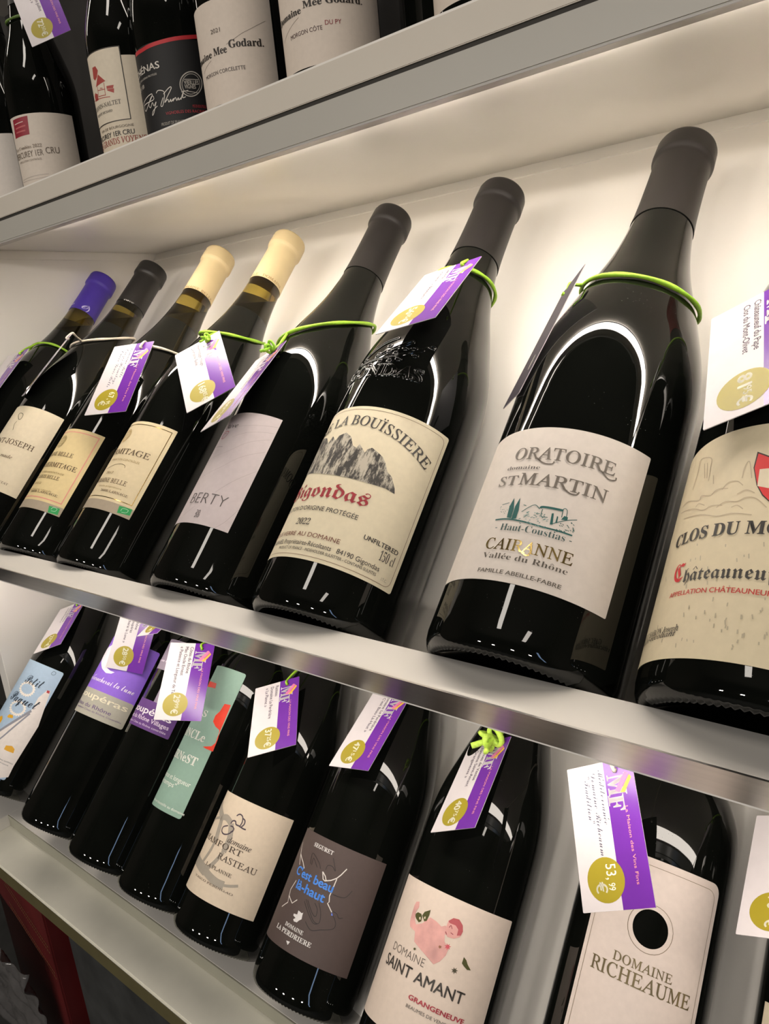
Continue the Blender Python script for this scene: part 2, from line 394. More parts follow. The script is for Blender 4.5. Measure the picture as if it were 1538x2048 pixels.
LABELS = [
 ('M2', -52, 54, 54.7, 154.8, '#d8cbb0', {}),
 ('M3', -42, 38.7, 39.6, 127.6, '#dcc795', {'rad': 0.6}),
 ('M3', -42, 38.7, 39.6, 48.3, '#a89a86', {'name': 'label_strip', 'off': 0.33}),
 ('M4', -42, 39.2, 48.2, 136.6, '#d8c7a3', {'rad': 0.6}),
 ('M4', -42, 39.2, 48.2, 57.2, '#a89a86', {'name': 'label_strip', 'off': 0.33}),
 ('M5', -31.5, 32.2, 44.7, 140.4, '#c4b8b8', {}),
 ('M6', -65.7, 65.7, 29.8, 140.9, '#ddd1b4', {'rad': 1.5}),
 ('M7', -45, 54, 33.8, 123.0, '#d4cac0', {'rad': 0.8}),
 ('M8', -76, 72, 14.4, 123.6, '#d3c5a6', {'rad': 1.0}),
 ('L1', -26, 49, 18, 162, '#a9bfd4', {'rad': 2.5}),
 ('L2', -52, 58, 128.2, 226.5, '#8a5fd0', {'rad': 2.5}),
 ('L2', -52, 58, 128.2, 159.2, '#aaa698', {'name': 'label_strip', 'off': 0.33, 'rad': 2.5}),
 ('L3', -44, 41.5, 140.6, 171.4, '#5d3479', {'rad': 1.5}),
 ('L3', -44, 41.5, 171.4, 244, '#8d8091', {'name': 'label_frame', 'outline': [(-44, 171.4), (-31, 171.4), (-31, 207), (5, 207), (5, 171.4), (41.5, 171.4), (41.5, 244), (-44, 244)]}),
 ('L4', -36, 24, 78.8, 232, '#8aa898', {'rad': 2.5}),
 ('L5', -45, 57, 32.2, 121.6, '#d8c7b0', {}),
 ('L6', -48, 56.2, 34.3, 122.6, '#51433f', {}),
 ('L7', -50, 62, 26, 124.3, '#dbcabb', {'rad': 1.0}),
 ('L8', -26, 57.2, 40, 199.6, '#d9cac0', {'rad': 7, 'holes': [[(25.9, 158.0), (25.77, 159.77), (25.37, 161.49), (24.71, 163.13), (23.82, 164.64), (22.71, 165.99), (21.41, 167.14), (19.95, 168.07), (18.37, 168.75), (16.71, 169.16), (15.0, 169.3), (13.29, 169.16), (11.63, 168.75), (10.05, 168.07), (8.59, 167.14), (7.29, 165.99), (6.18, 164.64), (5.29, 163.13), (4.63, 161.49), (4.23, 159.77), (4.1, 158.0), (4.23, 156.23), (4.63, 154.51), (5.29, 152.87), (6.18, 151.36), (7.29, 150.01), (8.59, 148.86), (10.05, 147.93), (11.63, 147.25), (13.29, 146.84), (15.0, 146.7), (16.71, 146.84), (18.37, 147.25), (19.95, 147.93), (21.41, 148.86), (22.71, 150.01), (23.82, 151.36), (24.71, 152.87), (25.37, 154.51), (25.77, 156.23)]]}),
 ('L9', -51, 40, 60, 146, '#d6c9b0', {}),
 ('T0', -20, 49.5, 20, 102.8, '#cfc6bc', {}),
 ('T1', -10, 75.5, 20, 103.8, '#d0c4b6', {}),
 ('T2', -20, 45.8, 20, 113.5, '#d3c6b0', {}),
 ('T2', -20, 31, 55, 121, '#d6cab5', {'name': 'label_panel', 'off': 0.4}),
 ('T3', -34, 57.5, 20, 104, '#0b0a0a', {}),
 ('T4', -40, 62, 29.2, 110.5, '#d3c6b8', {'rad': 1}),
 ('T5', -40, 81, 30, 112, '#d3c6b8', {'rad': 1}),
 ('T6', -46, 60, 32, 110, '#d3c6b8', {'rad': 1}),
]
TEXTS = [
 ('M2', 'SAINT-JOSEPH', 'serif', -14.8, 43.9, 106.6, 6.17, '#5b4a36'),
 ('M2', 'nade', 'ital', 16.0, 29.5, 90.9, 3.78, '#5b4a36'),
 ('M2', 'ETAT', 'serif', 30.4, 40.4, 63.3, 2.21, '#5b4a36'),
 ('M3', 'DOMAINE BELLE', 'serif', -27.2, 21.2, 96.4, 4.29, '#5b4a36'),
 ('M3', 'CROZES-HERMITAGE', 'serif', -41.8, 31.2, 84.0, 4.9, '#5b4a36'),
 ('M3', 'APPELLATION CROZES-HERMITAGE', 'sans', -38.1, 22.8, 77.3, 1.76, '#a08b62'),
 ('M3', 'CUVÉE LOUIS BELLE', 'serif', -25.2, 20.7, 71.3, 3.5, '#5b4a36'),
 ('M3', '2022', 'sans', -11.0, 3.1, 64.7, 2.15, '#a08b62'),
 ('M3', 'Propriétaire récolt', 'sans', -18.5, 20.5, 58.3, 1.72, '#a08b62'),
 ('M3', '26600 LARNAGE', 'serif', -8.1, 28.1, 55.8, 2.24, '#5b4a36'),
 ('M4', 'HERMITAGE', 'serif', -29.0, 29.2, 102.1, 5.46, '#5b4a36'),
 ('M4', 'APPELLATION CONTRÔLÉE', 'sans', -13.2, 23.9, 95.6, 1.89, '#a08b62'),
 ('M4', '2017', 'sans', -6.2, 3.7, 81.7, 2.5, '#8f7a55'),
 ('M4', 'DOMAINE BELLE', 'serif', -19.2, 22.9, 73.4, 4.17, '#5b4a36'),
 ('M4', 'famille propriétaire', 'sans', -6.1, 21.1, 69.0, 1.71, '#a08b62'),
 ('M4', '26600 LARNAGE', 'serif', 0.1, 29.2, 64.6, 2.18, '#5b4a36'),
 ('M5', 'BERTY', 'thin', -13.4, 22.0, 60.8, 8.55, '#55504d'),
 ('M5', '20', 'sans', 1.0, 5.1, 52.6, 2.84, '#4a4644'),
 ('M5', '20', 'sans', 1.0, 5.7, 49.5, 2.83, '#4a4644'),
 ('M5', 'Rêve', 'ital', -18.0, -1.1, 126.8, 3.82, '#2e2b2a'),
 ('M6', 'Gigondas', 'frak', -37.1, 31.8, 71.8, 10.45, '#9c3038'),
 ('M6', "APPELLATION D'ORIGINE PROTÉGÉE", 'sans', -43.7, 29.4, 62.3, 3.04, '#3b3733'),
 ('M6', '2022', 'serif', -11.4, 0.6, 52.1, 4.28, '#3b3733'),
 ('M6', 'MIS SOUS VERRE AU DOMAINE', 'sans', -42.0, 25.1, 44.3, 2.96, '#7a4b3c'),
 ('M6', 'FARAVEL Propriétaires-Récoltants', 'sans', -30.5, 21.8, 38.6, 3.08, '#3b3733'),
 ('M6', '84190 Gigondas', 'sans', 25.3, 52.7, 38.5, 3.09, '#3b3733'),
 ('M6', 'PRODUCT OF FRANCE - INDEHOLDER SULFITTER - CONTAINS SULFITES', 'sans', -18.6, 51.9, 35.1, 1.9, '#3b3733'),
 ('M6', 'UNFILTERED', 'sansm', 37.0, 60.3, 52.8, 2.89, '#3b3733'),
 ('M6', '150 cl', 'serif', 49.7, 60.1, 44.9, 6.14, '#3b3733'),
 ('M6', 'I.T.C.', 'sans', 55.9, 59.8, 34.5, 1.76, '#8a8378'),
 ('M7', 'ORATOIRE', 'serif', -16.0, 37.4, 103.0, 7.22, '#6b6258'),
 ('M7', 'domaine', 'serif', -18.2, 1.5, 96.9, 2.22, '#57504a'),
 ('M7', 'ST', 'serif', -20.8, -8.6, 87.3, 5.7, '#6b6258'),
 ('M7', 'MARTIN', 'serif', -7.6, 37.1, 87.5, 6.98, '#6b6258'),
 ('M7', '- Haut-Coustias -', 'serif', -12.0, 27.4, 61.0, 3.6, '#3d5552'),
 ('M7', 'CAIRANNE', 'serif', -14.3, 30.6, 50.4, 6.05, 'gold'),
 ('M7', 'Vallée du Rhône', 'serif', -13.8, 29.8, 45.4, 2.92, '#5a5248'),
 ('M7', 'FAMILLE ABEILLE-FABRE', 'sansm', -13.5, 29.0, 37.7, 2.06, '#6a6258'),
 ('M8', 'CLOS DU MONT-OLIVET', 'serifb', -51.0, 44.7, 69.0, 5.98, '#3b3733'),
 ('M8', 'hâteauneuf-du-Pape', 'frak', -37.4, 33.4, 48.9, 6.45, '#3b3733'),
 ('M8', 'C', 'frak', -44.7, -38.0, 49.9, 8.75, '#c2262c'),
 ('M8', 'APPELLATION CHÂTEAUNEUF-DU-PAPE CONTRÔLÉE', 'sansm', -44.2, 35.3, 42.7, 2.16, '#c8463f'),
 ('M8', 'GAEC SABON Joseph', 'ital', -66.5, -33.1, 26.4, 2.64, '#3b3733'),
 ('M8', 'viticulture-récoltant', 'ital', -75.2, -34.1, 24.2, 2.5, '#3b3733'),
 ('L2', 'poupéras', 'sansm', -28.7, 53.2, 148.5, 7.11, '#e9e2c8'),
 ('L2', 'Côtes du Rhône', 'sans', -28.7, 38.3, 137.9, 4.54, '#5b4378'),
 ('L2', 'Appellation Côtes du Rhône Contrôlée', 'sans', -21.0, 53.7, 133.9, 1.99, '#6f5a86'),
 ('L2', 'je décrocherai la lune', 'scriptm', -28.5, 51.3, 169.0, 6.8, '#f3e6f4'),
 ('L3', 'poupéras', 'sansm', -31, 36, 156.8, 7.4, '#f0e8ee'),
 ('L3', 'Côtes du Rhône Villages', 'sansm', -38.9, 36.7, 149.2, 4.6, '#e0cfe4'),
 ('L3', 'Appellation Côtes du Rhône contrôlée', 'sans', -36, 36.3, 144.0, 2.29, '#d9c6de'),
 ('L3', 'il y a une lune', 'scriptm', -40, 5, 216, 4.17, '#e8dcea'),
 ('L4', 'ONCLe', 'serifb', -31, 11.4, 152.9, 8.41, '#eef0e6'),
 ('L4', 'ERNeST', 'serifb', -33, 14.4, 128.8, 8.2, '#eef0e6'),
 ('L4', 'MAS', 'serifb', -30, 0, 176.5, 6.62, '#eef0e6'),
 ('L4', 'Patience et longueur', 'sans', -38, 18.9, 108.7, 4.74, '#eef0e6'),
 ('L4', 'de temps"', 'sans', -35.2, 3.4, 102.2, 4.6, '#eef0e6'),
 ('L4', 'mis en bouteille au domaine', 'sans', -26.9, 25.8, 83.2, 2.53, '#eef0e6'),
 ('L5', 'domaine', 'ital', 4.8, 30.0, 82.8, 4.8, '#4a4038'),
 ('L5', 'CHAMFORT', 'serif', -39.1, 23.9, 76.3, 4.84, '#55483c'),
 ('L5', 'RASTEAU', 'serif', 1.3, 42.3, 67.1, 5.04, '#55483c'),
 ('L5', 'LA PLANNE', 'serif', -9.1, 22.6, 57.6, 2.87, '#55483c'),
 ('L5', 'VASCO PERDIGAO', 'serif', -18.2, 30.1, 45.1, 1.72, '#6a5c4e'),
 ('L6', 'SEGURET', 'serifb', -12.3, 9.7, 112.8, 3.09, '#ece8e4'),
 ('L6', "C'est beau", 'sansb', -22.9, 20.1, 87.1, 6.51, '#4f8fe8'),
 ('L6', 'là-haut', 'sansb', -14.9, 16.1, 77.7, 6.77, '#4f8fe8'),
 ('L6', 'DOMAINE', 'serifb', -10.7, 9.4, 49.9, 2.87, '#ece8e4'),
 ('L6', 'LA PERDRIERE', 'serifb', -20.6, 19.2, 44.6, 3.42, '#ece8e4'),
 ('L7', 'DOMAINE', 'thin', -26.6, 6.0, 73.3, 5.26, '#4a443e'),
 ('L7', 'SAINT AMANT', 'sansm', -30.6, 39.7, 62.3, 7.33, '#4a443e'),
 ('L7', 'GRANGENEUVE', 'sansb', 2.2, 44.4, 51.3, 2.94, '#b23a48'),
 ('L7', 'BEAUMES DE VENISE', 'sans', 2.2, 34.4, 46.1, 2.07, '#5f5a54'),
 ('L8', 'DOMAINE', 'serif', -3.2, 33.9, 132.6, 5.4, 'darkgold'),
 ('L8', 'RICHEAUME', 'serif', -16.5, 48.9, 122.6, 8.09, 'darkgold'),
 ('T1', 'Les Combins 2022', 'serif', -8.6, 32.7, 67.1, 3.55, '#7a6a58'),
 ('T1', 'MERCUREY 1ER', 'sans', -12.3, 32.8, 58.0, 6.51, '#6f6254'),
 ('T1', 'CRU', 'sans', 35.8, 51.0, 59.5, 6.97, '#6f6254'),
 ('T1', 'APPELLATION CONTRÔLÉE', 'sans', -5.4, 29.8, 53.3, 2.1, '#8d8072'),
 ('T2', 'JEANNIN-NALTET', 'serif', -21.9, 24.4, 69.6, 4.04, '#3b3733'),
 ('T2', 'BENOÎT RICHARD', 'serif', -14.2, 13.4, 63.8, 2.19, '#3b3733'),
 ('T2', 'VIN DE BOURGOGNE', 'sans', -11.5, 33.5, 47.7, 2.37, '#6a5f50'),
 ('T2', 'MERCUREY 1ER CRU', 'sansm', -25.7, 33.2, 40.6, 4.44, '#3b3733'),
 ('T2', 'LES GRANDS VOYENS', 'serif', -27.6, 44.9, 33.3, 5.75, '#93382e'),
 ('T3', 'CHÉNAS', 'sansm', -26.7, 16.5, 81.5, 5.73, '#ddd6cc'),
 ('T3', 'APPELLATION CHÉNAS PROTÉGÉE', 'sans', -24.9, 12.4, 76.3, 1.58, '#b9b2a8'),
 ('T3', '2018', 'sans', -29.7, -8.5, 69.7, 3.32, '#b9b2a8'),
 ('T3', 'VIEILLES', 'sansb', 37.5, 51.6, 65.2, 3.36, '#b9b2a8'),
 ('T3', 'VIGNES', 'sansb', 37.7, 48.2, 61.5, 3.36, '#b9b2a8'),
 ('T3', 'MIS EN BOUTEILLE', 'sans', 42.6, 55.9, 44.9, 2.53, '#a83038'),
 ('T3', 'VIGNOBLES DES RACINES', 'sans', 15.6, 55.2, 40.4, 2.53, '#a83038'),
 ('T3', 'PRODUIT DE FRANCE', 'sans', 8.8, 32.6, 31.8, 2.66, '#a9a298'),
 ('T4', '2021', 'sans', 3.1, 13.2, 85.0, 3.42, '#5f564c'),
 ('T4', 'Mee', 'serifb', 3.2, 17.2, 68.0, 5.76, '#2e2822'),
 ('T4', 'Godard.', 'serifb', 19.5, 50.6, 71.0, 6.03, '#2e2822'),
 ('T4', 'Domaine', 'serifb', -36.7, 0.6, 67.6, 5.11, '#2e2822'),
 ('T4', 'MORGON CORCELETTE', 'sans', -13.0, 31.9, 53.1, 3.0, '#4a3f3c'),
 ('T5', 'Mee Godard.', 'serifb', 7.0, 56.8, 71.3, 4.87, '#2e2822'),
 ('T5', 'Domaine', 'serifb', -28.1, 4.6, 68.7, 4.56, '#2e2822'),
 ('T5', 'MORGON CÔTE', 'sans', -9.8, 21.7, 53.7, 3.05, '#4a3030'),
 ('T5', 'DU PY', 'sans', 24.1, 37.1, 56.6, 3.23, '#8a3038'),
 ('L1', 'Petit', 'scriptm', 4, 33, 133, 11, '#1f2c3c'),
 ('L1', 'Paquet', 'scriptm', -7, 41, 107, 12, '#1f2c3c'),
 ('L1', 'contient des sulfites', 'sans', 14, 48, 38, 1.6, '#777777'),
 ('L1', 'produit de France', 'sans', 14, 44, 34.5, 1.6, '#777777'),
 ('T6', 'CÔTE', 'sans', -30, -5, 47, 2.9, '#4a3f3c'),
]
SHAPES = [
 ('M2', 'emblem', '#5b5a3c', 0.7, [(9.8, 137.2), (5.5, 142.1), (6.5, 145.0), (11.4, 144.0), (12.9, 140.4), (12.2, 137.0), (9.5, 137.1)]),
 ('M2', 'emblem', '#5b5a3c', 0.5, [(9.2, 134.3), (8.2, 130.4), (11.4, 123.3)]),
 ('M3', 'organic_mark', '#2f9e57', 0, [(25.6, 46.2), (35.7, 47.0), (36.6, 40.8), (27.6, 40.0)]),
 ('M4', 'organic_mark', '#2f9e57', 0, [(26.6, 56.1), (37.5, 57.3), (38.0, 51.6), (27.6, 49.9)]),
 ('M3', 'organic_mark', '#cfe8d4', 0.3, [(28.9, 43.7), (29.8, 45.9), (33.5, 46.0), (33.0, 43.1), (29.5, 42.4)]),
 ('M4', 'organic_mark', '#cfe8d4', 0.3, [(29.7, 52.4), (30.2, 55.0), (34.8, 55.3), (34.3, 52.7), (30.7, 51.7)]),
 ('M4', 'swoosh', '#5b4a36', 0.4, [(-11.3, 87.2), (-2.6, 90.3), (6.1, 92.2), (11.8, 91.3), (13.1, 89.0)]),
 ('M5', 'contour_line', '#9a8f8c', 0.18, [(9.6, 71.2), (18.4, 81.7), (31.4, 94.9)]),
 ('M5', 'contour_line', '#9a8f8c', 0.18, [(-21.8, 81.7), (0.6, 90.2), (15.1, 101.6), (30.9, 111.2)]),
 ('M5', 'contour_line', '#9a8f8c', 0.18, [(-28.3, 98.4), (-1.3, 103.9), (15.4, 114.7), (30.0, 121.7)]),
 ('M5', 'contour_line', '#9a8f8c', 0.18, [(-1.6, 117.9), (11.3, 122.9), (30.6, 127.5)]),
 ('M5', 'contour_line', '#9a8f8c', 0.18, [(21.6, 44.4), (26.8, 51.2), (31.9, 63.2)]),
 ('M5', 'contour_line', '#9a8f8c', 0.18, [(-14.2, 50.3), (-8.3, 54.4), (-3.2, 58.3)]),
 ('M5', 'contour_line', '#9a8f8c', 0.18, [(-3.2, 127.2), (11.6, 129.3), (31.8, 133.3)]),
 ('M5', 'contour_line', '#5a5250', 0.3, [(-20.5, 111.3), (-7.5, 109.8)]),
 ('M5', 'emblem', '#b0565c', 0.5, [(-18.6, 120.5), (-18.8, 124.5), (-10.1, 124.0), (-10.3, 120.8), (-12.4, 118.3), (-17.1, 118.6), (-18.0, 122.5), (-12.5, 122.7)]),
 ('M6', 'mountain_engraving', 'rock', 0, [(-36.4, 95.8), (-36.5, 105.5), (-36.4, 113.0), (-36.6, 123.1), (-22.6, 119.0), (-16.7, 113.6), (-14.2, 118.3), (-9.1, 114.2), (-7.6, 117.8), (-2.0, 119.8), (3.5, 116.5), (7.2, 110.4), (10.4, 109.0), (11.8, 111.9), (17.3, 106.7), (18.0, 109.2), (20.5, 111.2), (25.3, 109.1), (29.2, 107.0), (32.1, 103.7), (35.1, 98.8), (38.6, 96.9), (43.1, 90.4), (44.3, 87.2), (38.0, 88.0), (25.7, 87.2), (9.2, 87.4), (-6.0, 88.4), (-36.5, 93.5)]),
 ('M7', 'illustration', '#1f5a55', 0, [(-7.4, 68.2), (-8.1, 74.7), (-7.0, 79.7), (-5.1, 73.2), (-4.8, 67.9)]),
 ('M7', 'illustration', '#1f5a55', 0, [(-4.5, 67.4), (-4.8, 74.8), (-3.6, 79.9), (-2.1, 72.5), (-2.0, 67.9)]),
 ('M7', 'illustration', '#1f5a55', 0.8, [(-14.0, 66.9), (-7.1, 67.4), (2.6, 66.6), (11.5, 65.6), (19.7, 65.5), (26.8, 65.3)]),
 ('M7', 'illustration', '#1f5a55', 1.2, [(8.6, 75.2), (9.7, 76.2), (19.2, 76.6)]),
 ('M7', 'illustration', '#1f5a55', 0.35, [(19.6, 72.8), (19.3, 77.5), (21.1, 77.2), (21.8, 72.4)]),
 ('M7', 'illustration', '#1f5a55', 0.35, [(-0.3, 71.9), (2.8, 75.0), (5.6, 76.6), (8.3, 74.7)]),
 ('M7', 'illustration', '#1f5a55', 0.35, [(9.7, 75.0), (10.1, 71.1), (13.3, 71.1)]),
 ('M7', 'illustration', '#1f5a55', 0.35, [(26.8, 73.9), (21.9, 71.9), (16.1, 68.3)]),
 ('M7', 'illustration', '#1f5a55', 0.35, [(-13.0, 75.7), (-8.9, 76.8)]),
 ('M7', 'illustration', '#1f5a55', 0.35, [(-0.5, 75.9), (1.1, 75.6)]),
 ('M7', 'illustration', '#1f5a55', 0, [(15.3, 67.7), (14.6, 73.7), (15.5, 74.0), (16.6, 68.0)]),
 ('M7', 'illustration', '#1f5a55', 0, [(17.5, 69.5), (17.4, 73.0), (18.0, 72.7), (18.3, 69.3)]),
 ('M7', 'illustration', '#1f5a55', 0, [(19.6, 71.7), (20.6, 74.0), (22.4, 73.8), (22.5, 72.1)]),
 ('M7', 'sketch_stroke', '#8fa8a2', 0.35, [(2.8, 68.2), (3.6, 68.2)]),
 ('M7', 'sketch_stroke', '#4f7a74', 0.35, [(7.5, 72.0), (8.2, 71.7)]),
 ('M7', 'sketch_stroke', '#8fa8a2', 0.35, [(2.4, 70.6), (3.6, 70.8)]),
 ('M7', 'sketch_stroke', '#4f7a74', 0.35, [(11.5, 69.2), (12.3, 69.8)]),
 ('M7', 'sketch_stroke', '#8fa8a2', 0.35, [(9.4, 66.1), (10.4, 66.0)]),
 ('M7', 'sketch_stroke', '#4f7a74', 0.35, [(8.2, 72.0), (9.2, 72.1)]),
 ('M7', 'sketch_stroke', '#8fa8a2', 0.35, [(2.5, 72.1), (3.7, 72.3)]),
 ('M7', 'sketch_stroke', '#4f7a74', 0.35, [(10.7, 66.1), (11.8, 65.8)]),
 ('M7', 'sketch_stroke', '#8fa8a2', 0.35, [(5.8, 66.3), (6.8, 66.0)]),
 ('M7', 'sketch_stroke', '#4f7a74', 0.35, [(11.2, 72.0), (11.7, 72.5)]),
 ('M7', 'sketch_stroke', '#8fa8a2', 0.35, [(13.2, 69.6), (14.0, 70.1)]),
 ('M7', 'sketch_stroke', '#4f7a74', 0.35, [(6.5, 69.5), (7.3, 69.6)]),
 ('M7', 'sketch_stroke', '#8fa8a2', 0.35, [(8.8, 65.7), (9.9, 65.4)]),
 ('M7', 'sketch_stroke', '#4f7a74', 0.35, [(12.9, 65.5), (13.7, 66.1)]),
 ('M7', 'sketch_stroke', '#8fa8a2', 0.35, [(12.9, 65.7), (14.0, 65.9)]),
 ('M7', 'sketch_stroke', '#4f7a74', 0.35, [(9.1, 71.0), (10.2, 71.1)]),
 ('M7', 'sketch_stroke', '#8fa8a2', 0.35, [(2.3, 71.9), (3.7, 71.4)]),
 ('M7', 'sketch_stroke', '#4f7a74', 0.35, [(1.1, 66.3), (1.8, 66.8)]),
 ('M7', 'sketch_stroke', '#8fa8a2', 0.35, [(4.2, 66.5), (5.2, 67.3)]),
 ('M7', 'sketch_stroke', '#4f7a74', 0.35, [(7.3, 72.1), (8.2, 72.5)]),
 ('M7', 'sketch_stroke', '#8fa8a2', 0.35, [(13.2, 65.6), (14.2, 65.2)]),
 ('M7', 'sketch_stroke', '#4f7a74', 0.35, [(2.7, 71.8), (3.6, 72.5)]),
 ('M7', 'sketch_stroke', '#8fa8a2', 0.35, [(1.8, 69.2), (2.7, 69.8)]),
 ('M7', 'sketch_stroke', '#4f7a74', 0.35, [(0.5, 65.8), (1.5, 65.3)]),
 ('M7', 'sketch_stroke', '#8fa8a2', 0.35, [(12.1, 70.0), (12.9, 70.1)]),
 ('M7', 'sketch_stroke', '#4f7a74', 0.35, [(9.0, 68.1), (9.9, 68.1)]),
 ('M7', 'sketch_stroke', '#8fa8a2', 0.35, [(13.0, 69.1), (13.9, 69.0)]),
 ('M7', 'sketch_stroke', '#4f7a74', 0.35, [(2.2, 70.1), (3.4, 70.2)]),
 ('M7', 'sketch_stroke', '#8fa8a2', 0.35, [(6.2, 72.3), (7.1, 72.4)]),
 ('M7', 'sketch_stroke', '#4f7a74', 0.35, [(-0.5, 67.7), (0.4, 68.3)]),
 ('M7', 'sketch_stroke', '#8fa8a2', 0.35, [(8.4, 69.0), (9.4, 69.4)]),
 ('M7', 'sketch_stroke', '#4f7a74', 0.35, [(10.2, 67.1), (10.6, 67.7)]),
 ('M7', 'sketch_stroke', '#8fa8a2', 0.35, [(10.2, 65.4), (10.9, 65.6)]),
 ('M7', 'sketch_stroke', '#4f7a74', 0.35, [(7.6, 70.1), (8.3, 70.4)]),
 ('M7', 'sketch_stroke', '#8fa8a2', 0.35, [(4.9, 67.9), (5.6, 68.1)]),
 ('M7', 'sketch_stroke', '#4f7a74', 0.35, [(9.6, 72.4), (10.5, 72.3)]),
 ('M7', 'sketch_stroke', '#8fa8a2', 0.35, [(3.1, 70.7), (4.1, 71.1)]),
 ('M7', 'sketch_stroke', '#4f7a74', 0.35, [(1.7, 69.0), (2.6, 69.7)]),
 ('M7', 'sketch_stroke', '#8fa8a2', 0.35, [(3.6, 69.8), (4.7, 70.1)]),
 ('M7', 'sketch_stroke', '#4f7a74', 0.35, [(11.1, 71.4), (11.9, 71.4)]),
 ('M7', 'sketch_stroke', '#8fa8a2', 0.35, [(12.1, 69.4), (12.6, 70.0)]),
 ('M7', 'sketch_stroke', '#4f7a74', 0.35, [(6.4, 71.0), (7.6, 70.8)]),
 ('M7', 'sketch_stroke', '#8fa8a2', 0.35, [(1.3, 70.2), (2.5, 70.2)]),
 ('M7', 'sketch_stroke', '#4f7a74', 0.35, [(10.7, 70.1), (11.3, 70.5)]),
 ('M7', 'sketch_stroke', '#8fa8a2', 0.35, [(10.4, 70.6), (11.1, 70.9)]),
 ('M7', 'sketch_stroke', '#4f7a74', 0.35, [(5.2, 69.3), (6.3, 69.9)]),
 ('M7', 'sketch_stroke', '#1f5a55', 0.3, [(19.1, 65.2), (19.8, 64.8)]),
 ('M7', 'sketch_stroke', '#1f5a55', 0.3, [(26.2, 67.4), (26.8, 67.0)]),
 ('M7', 'sketch_stroke', '#1f5a55', 0.3, [(22.6, 66.3), (23.2, 65.9)]),
 ('M7', 'sketch_stroke', '#1f5a55', 0.3, [(25.6, 71.0), (26.3, 70.6)]),
 ('M7', 'sketch_stroke', '#1f5a55', 0.3, [(24.9, 67.7), (25.6, 67.3)]),
 ('M7', 'sketch_stroke', '#1f5a55', 0.3, [(23.8, 68.9), (24.5, 68.5)]),
 ('M7', 'sketch_stroke', '#1f5a55', 0.3, [(20.6, 68.7), (21.3, 68.3)]),
 ('M7', 'sketch_stroke', '#1f5a55', 0.3, [(19.7, 69.8), (20.4, 69.3)]),
 ('M7', 'sketch_stroke', '#1f5a55', 0.3, [(22.9, 69.8), (23.6, 69.3)]),
 ('M7', 'sketch_stroke', '#1f5a55', 0.3, [(24.4, 71.5), (25.1, 71.1)]),
 ('M7', 'sketch_stroke', '#1f5a55', 0.3, [(26.0, 68.8), (26.7, 68.4)]),
 ('M7', 'sketch_stroke', '#1f5a55', 0.3, [(26.4, 68.0), (27.1, 67.6)]),
 ('M7', 'sketch_stroke', '#1f5a55', 0.3, [(25.8, 69.4), (26.5, 68.9)]),
 ('M7', 'sketch_stroke', '#1f5a55', 0.3, [(18.9, 66.2), (19.6, 65.7)]),
 ('M7', 'sketch_stroke', '#1f5a55', 0.3, [(19.6, 68.6), (20.3, 68.1)]),
 ('M7', 'sketch_stroke', '#1f5a55', 0.3, [(23.8, 68.9), (24.5, 68.5)]),
 ('M7', 'sketch_stroke', '#1f5a55', 0.3, [(22.4, 66.3), (23.1, 65.9)]),
 ('M7', 'sketch_stroke', '#1f5a55', 0.3, [(23.2, 69.6), (23.9, 69.1)]),
 ('M7', 'sketch_stroke', '#1f5a55', 0.3, [(21.0, 66.2), (21.7, 65.8)]),
 ('M7', 'sketch_stroke', '#1f5a55', 0.3, [(22.7, 67.2), (23.4, 66.8)]),
 ('M7', 'sketch_stroke', '#1f5a55', 0.3, [(20.9, 69.6), (21.6, 69.1)]),
 ('M7', 'sketch_stroke', '#1f5a55', 0.3, [(23.2, 67.2), (23.9, 66.8)]),
 ('M7', 'sketch_stroke', '#1f5a55', 0.3, [(20.2, 66.4), (20.9, 65.9)]),
 ('M7', 'sketch_stroke', '#1f5a55', 0.3, [(26.3, 68.4), (27.0, 68.0)]),
 ('M7', 'sketch_stroke', '#1f5a55', 0.3, [(24.5, 71.7), (25.1, 71.3)]),
 ('M7', 'sketch_stroke', '#1f5a55', 0.3, [(24.0, 67.3), (24.7, 66.8)]),
 ('M7', 'sketch_stroke', '#1f5a55', 0.3, [(-13.3, 73.1), (-12.9, 73.3)]),
 ('M7', 'sketch_stroke', '#1f5a55', 0.3, [(-10.8, 71.3), (-10.4, 71.5)]),
 ('M7', 'sketch_stroke', '#1f5a55', 0.3, [(-9.7, 71.6), (-9.3, 71.9)]),
 ('M7', 'sketch_stroke', '#1f5a55', 0.3, [(-8.2, 74.7), (-7.7, 75.0)]),
 ('M7', 'sketch_stroke', '#1f5a55', 0.3, [(-13.7, 74.1), (-13.2, 74.3)]),
 ('M7', 'sketch_stroke', '#1f5a55', 0.3, [(-13.3, 74.4), (-12.8, 74.6)]),
 ('M7', 'sketch_stroke', '#1f5a55', 0.3, [(-4.7, 69.3), (-4.3, 69.5)]),
 ('M7', 'sketch_stroke', '#1f5a55', 0.3, [(-12.4, 71.5), (-12.0, 71.7)]),
 ('M7', 'sketch_stroke', '#1f5a55', 0.3, [(-11.0, 72.7), (-10.6, 72.9)]),
 ('M7', 'sketch_stroke', '#1f5a55', 0.3, [(-9.9, 70.5), (-9.4, 70.7)]),
 ('M7', 'sketch_stroke', '#1f5a55', 0.3, [(-8.7, 72.4), (-8.3, 72.6)]),
 ('M7', 'sketch_stroke', '#1f5a55', 0.3, [(-12.0, 72.6), (-11.5, 72.9)]),
 ('M7', 'sketch_stroke', '#1f5a55', 0.3, [(-11.9, 71.2), (-11.5, 71.4)]),
 ('M7', 'sketch_stroke', '#1f5a55', 0.3, [(-7.7, 72.2), (-7.3, 72.5)]),
 ('M7', 'swash', '#6b6258', 0.8, [(-2.7, 104.1), (2.2, 100.9), (6.7, 100.8), (7.6, 102.4)]),
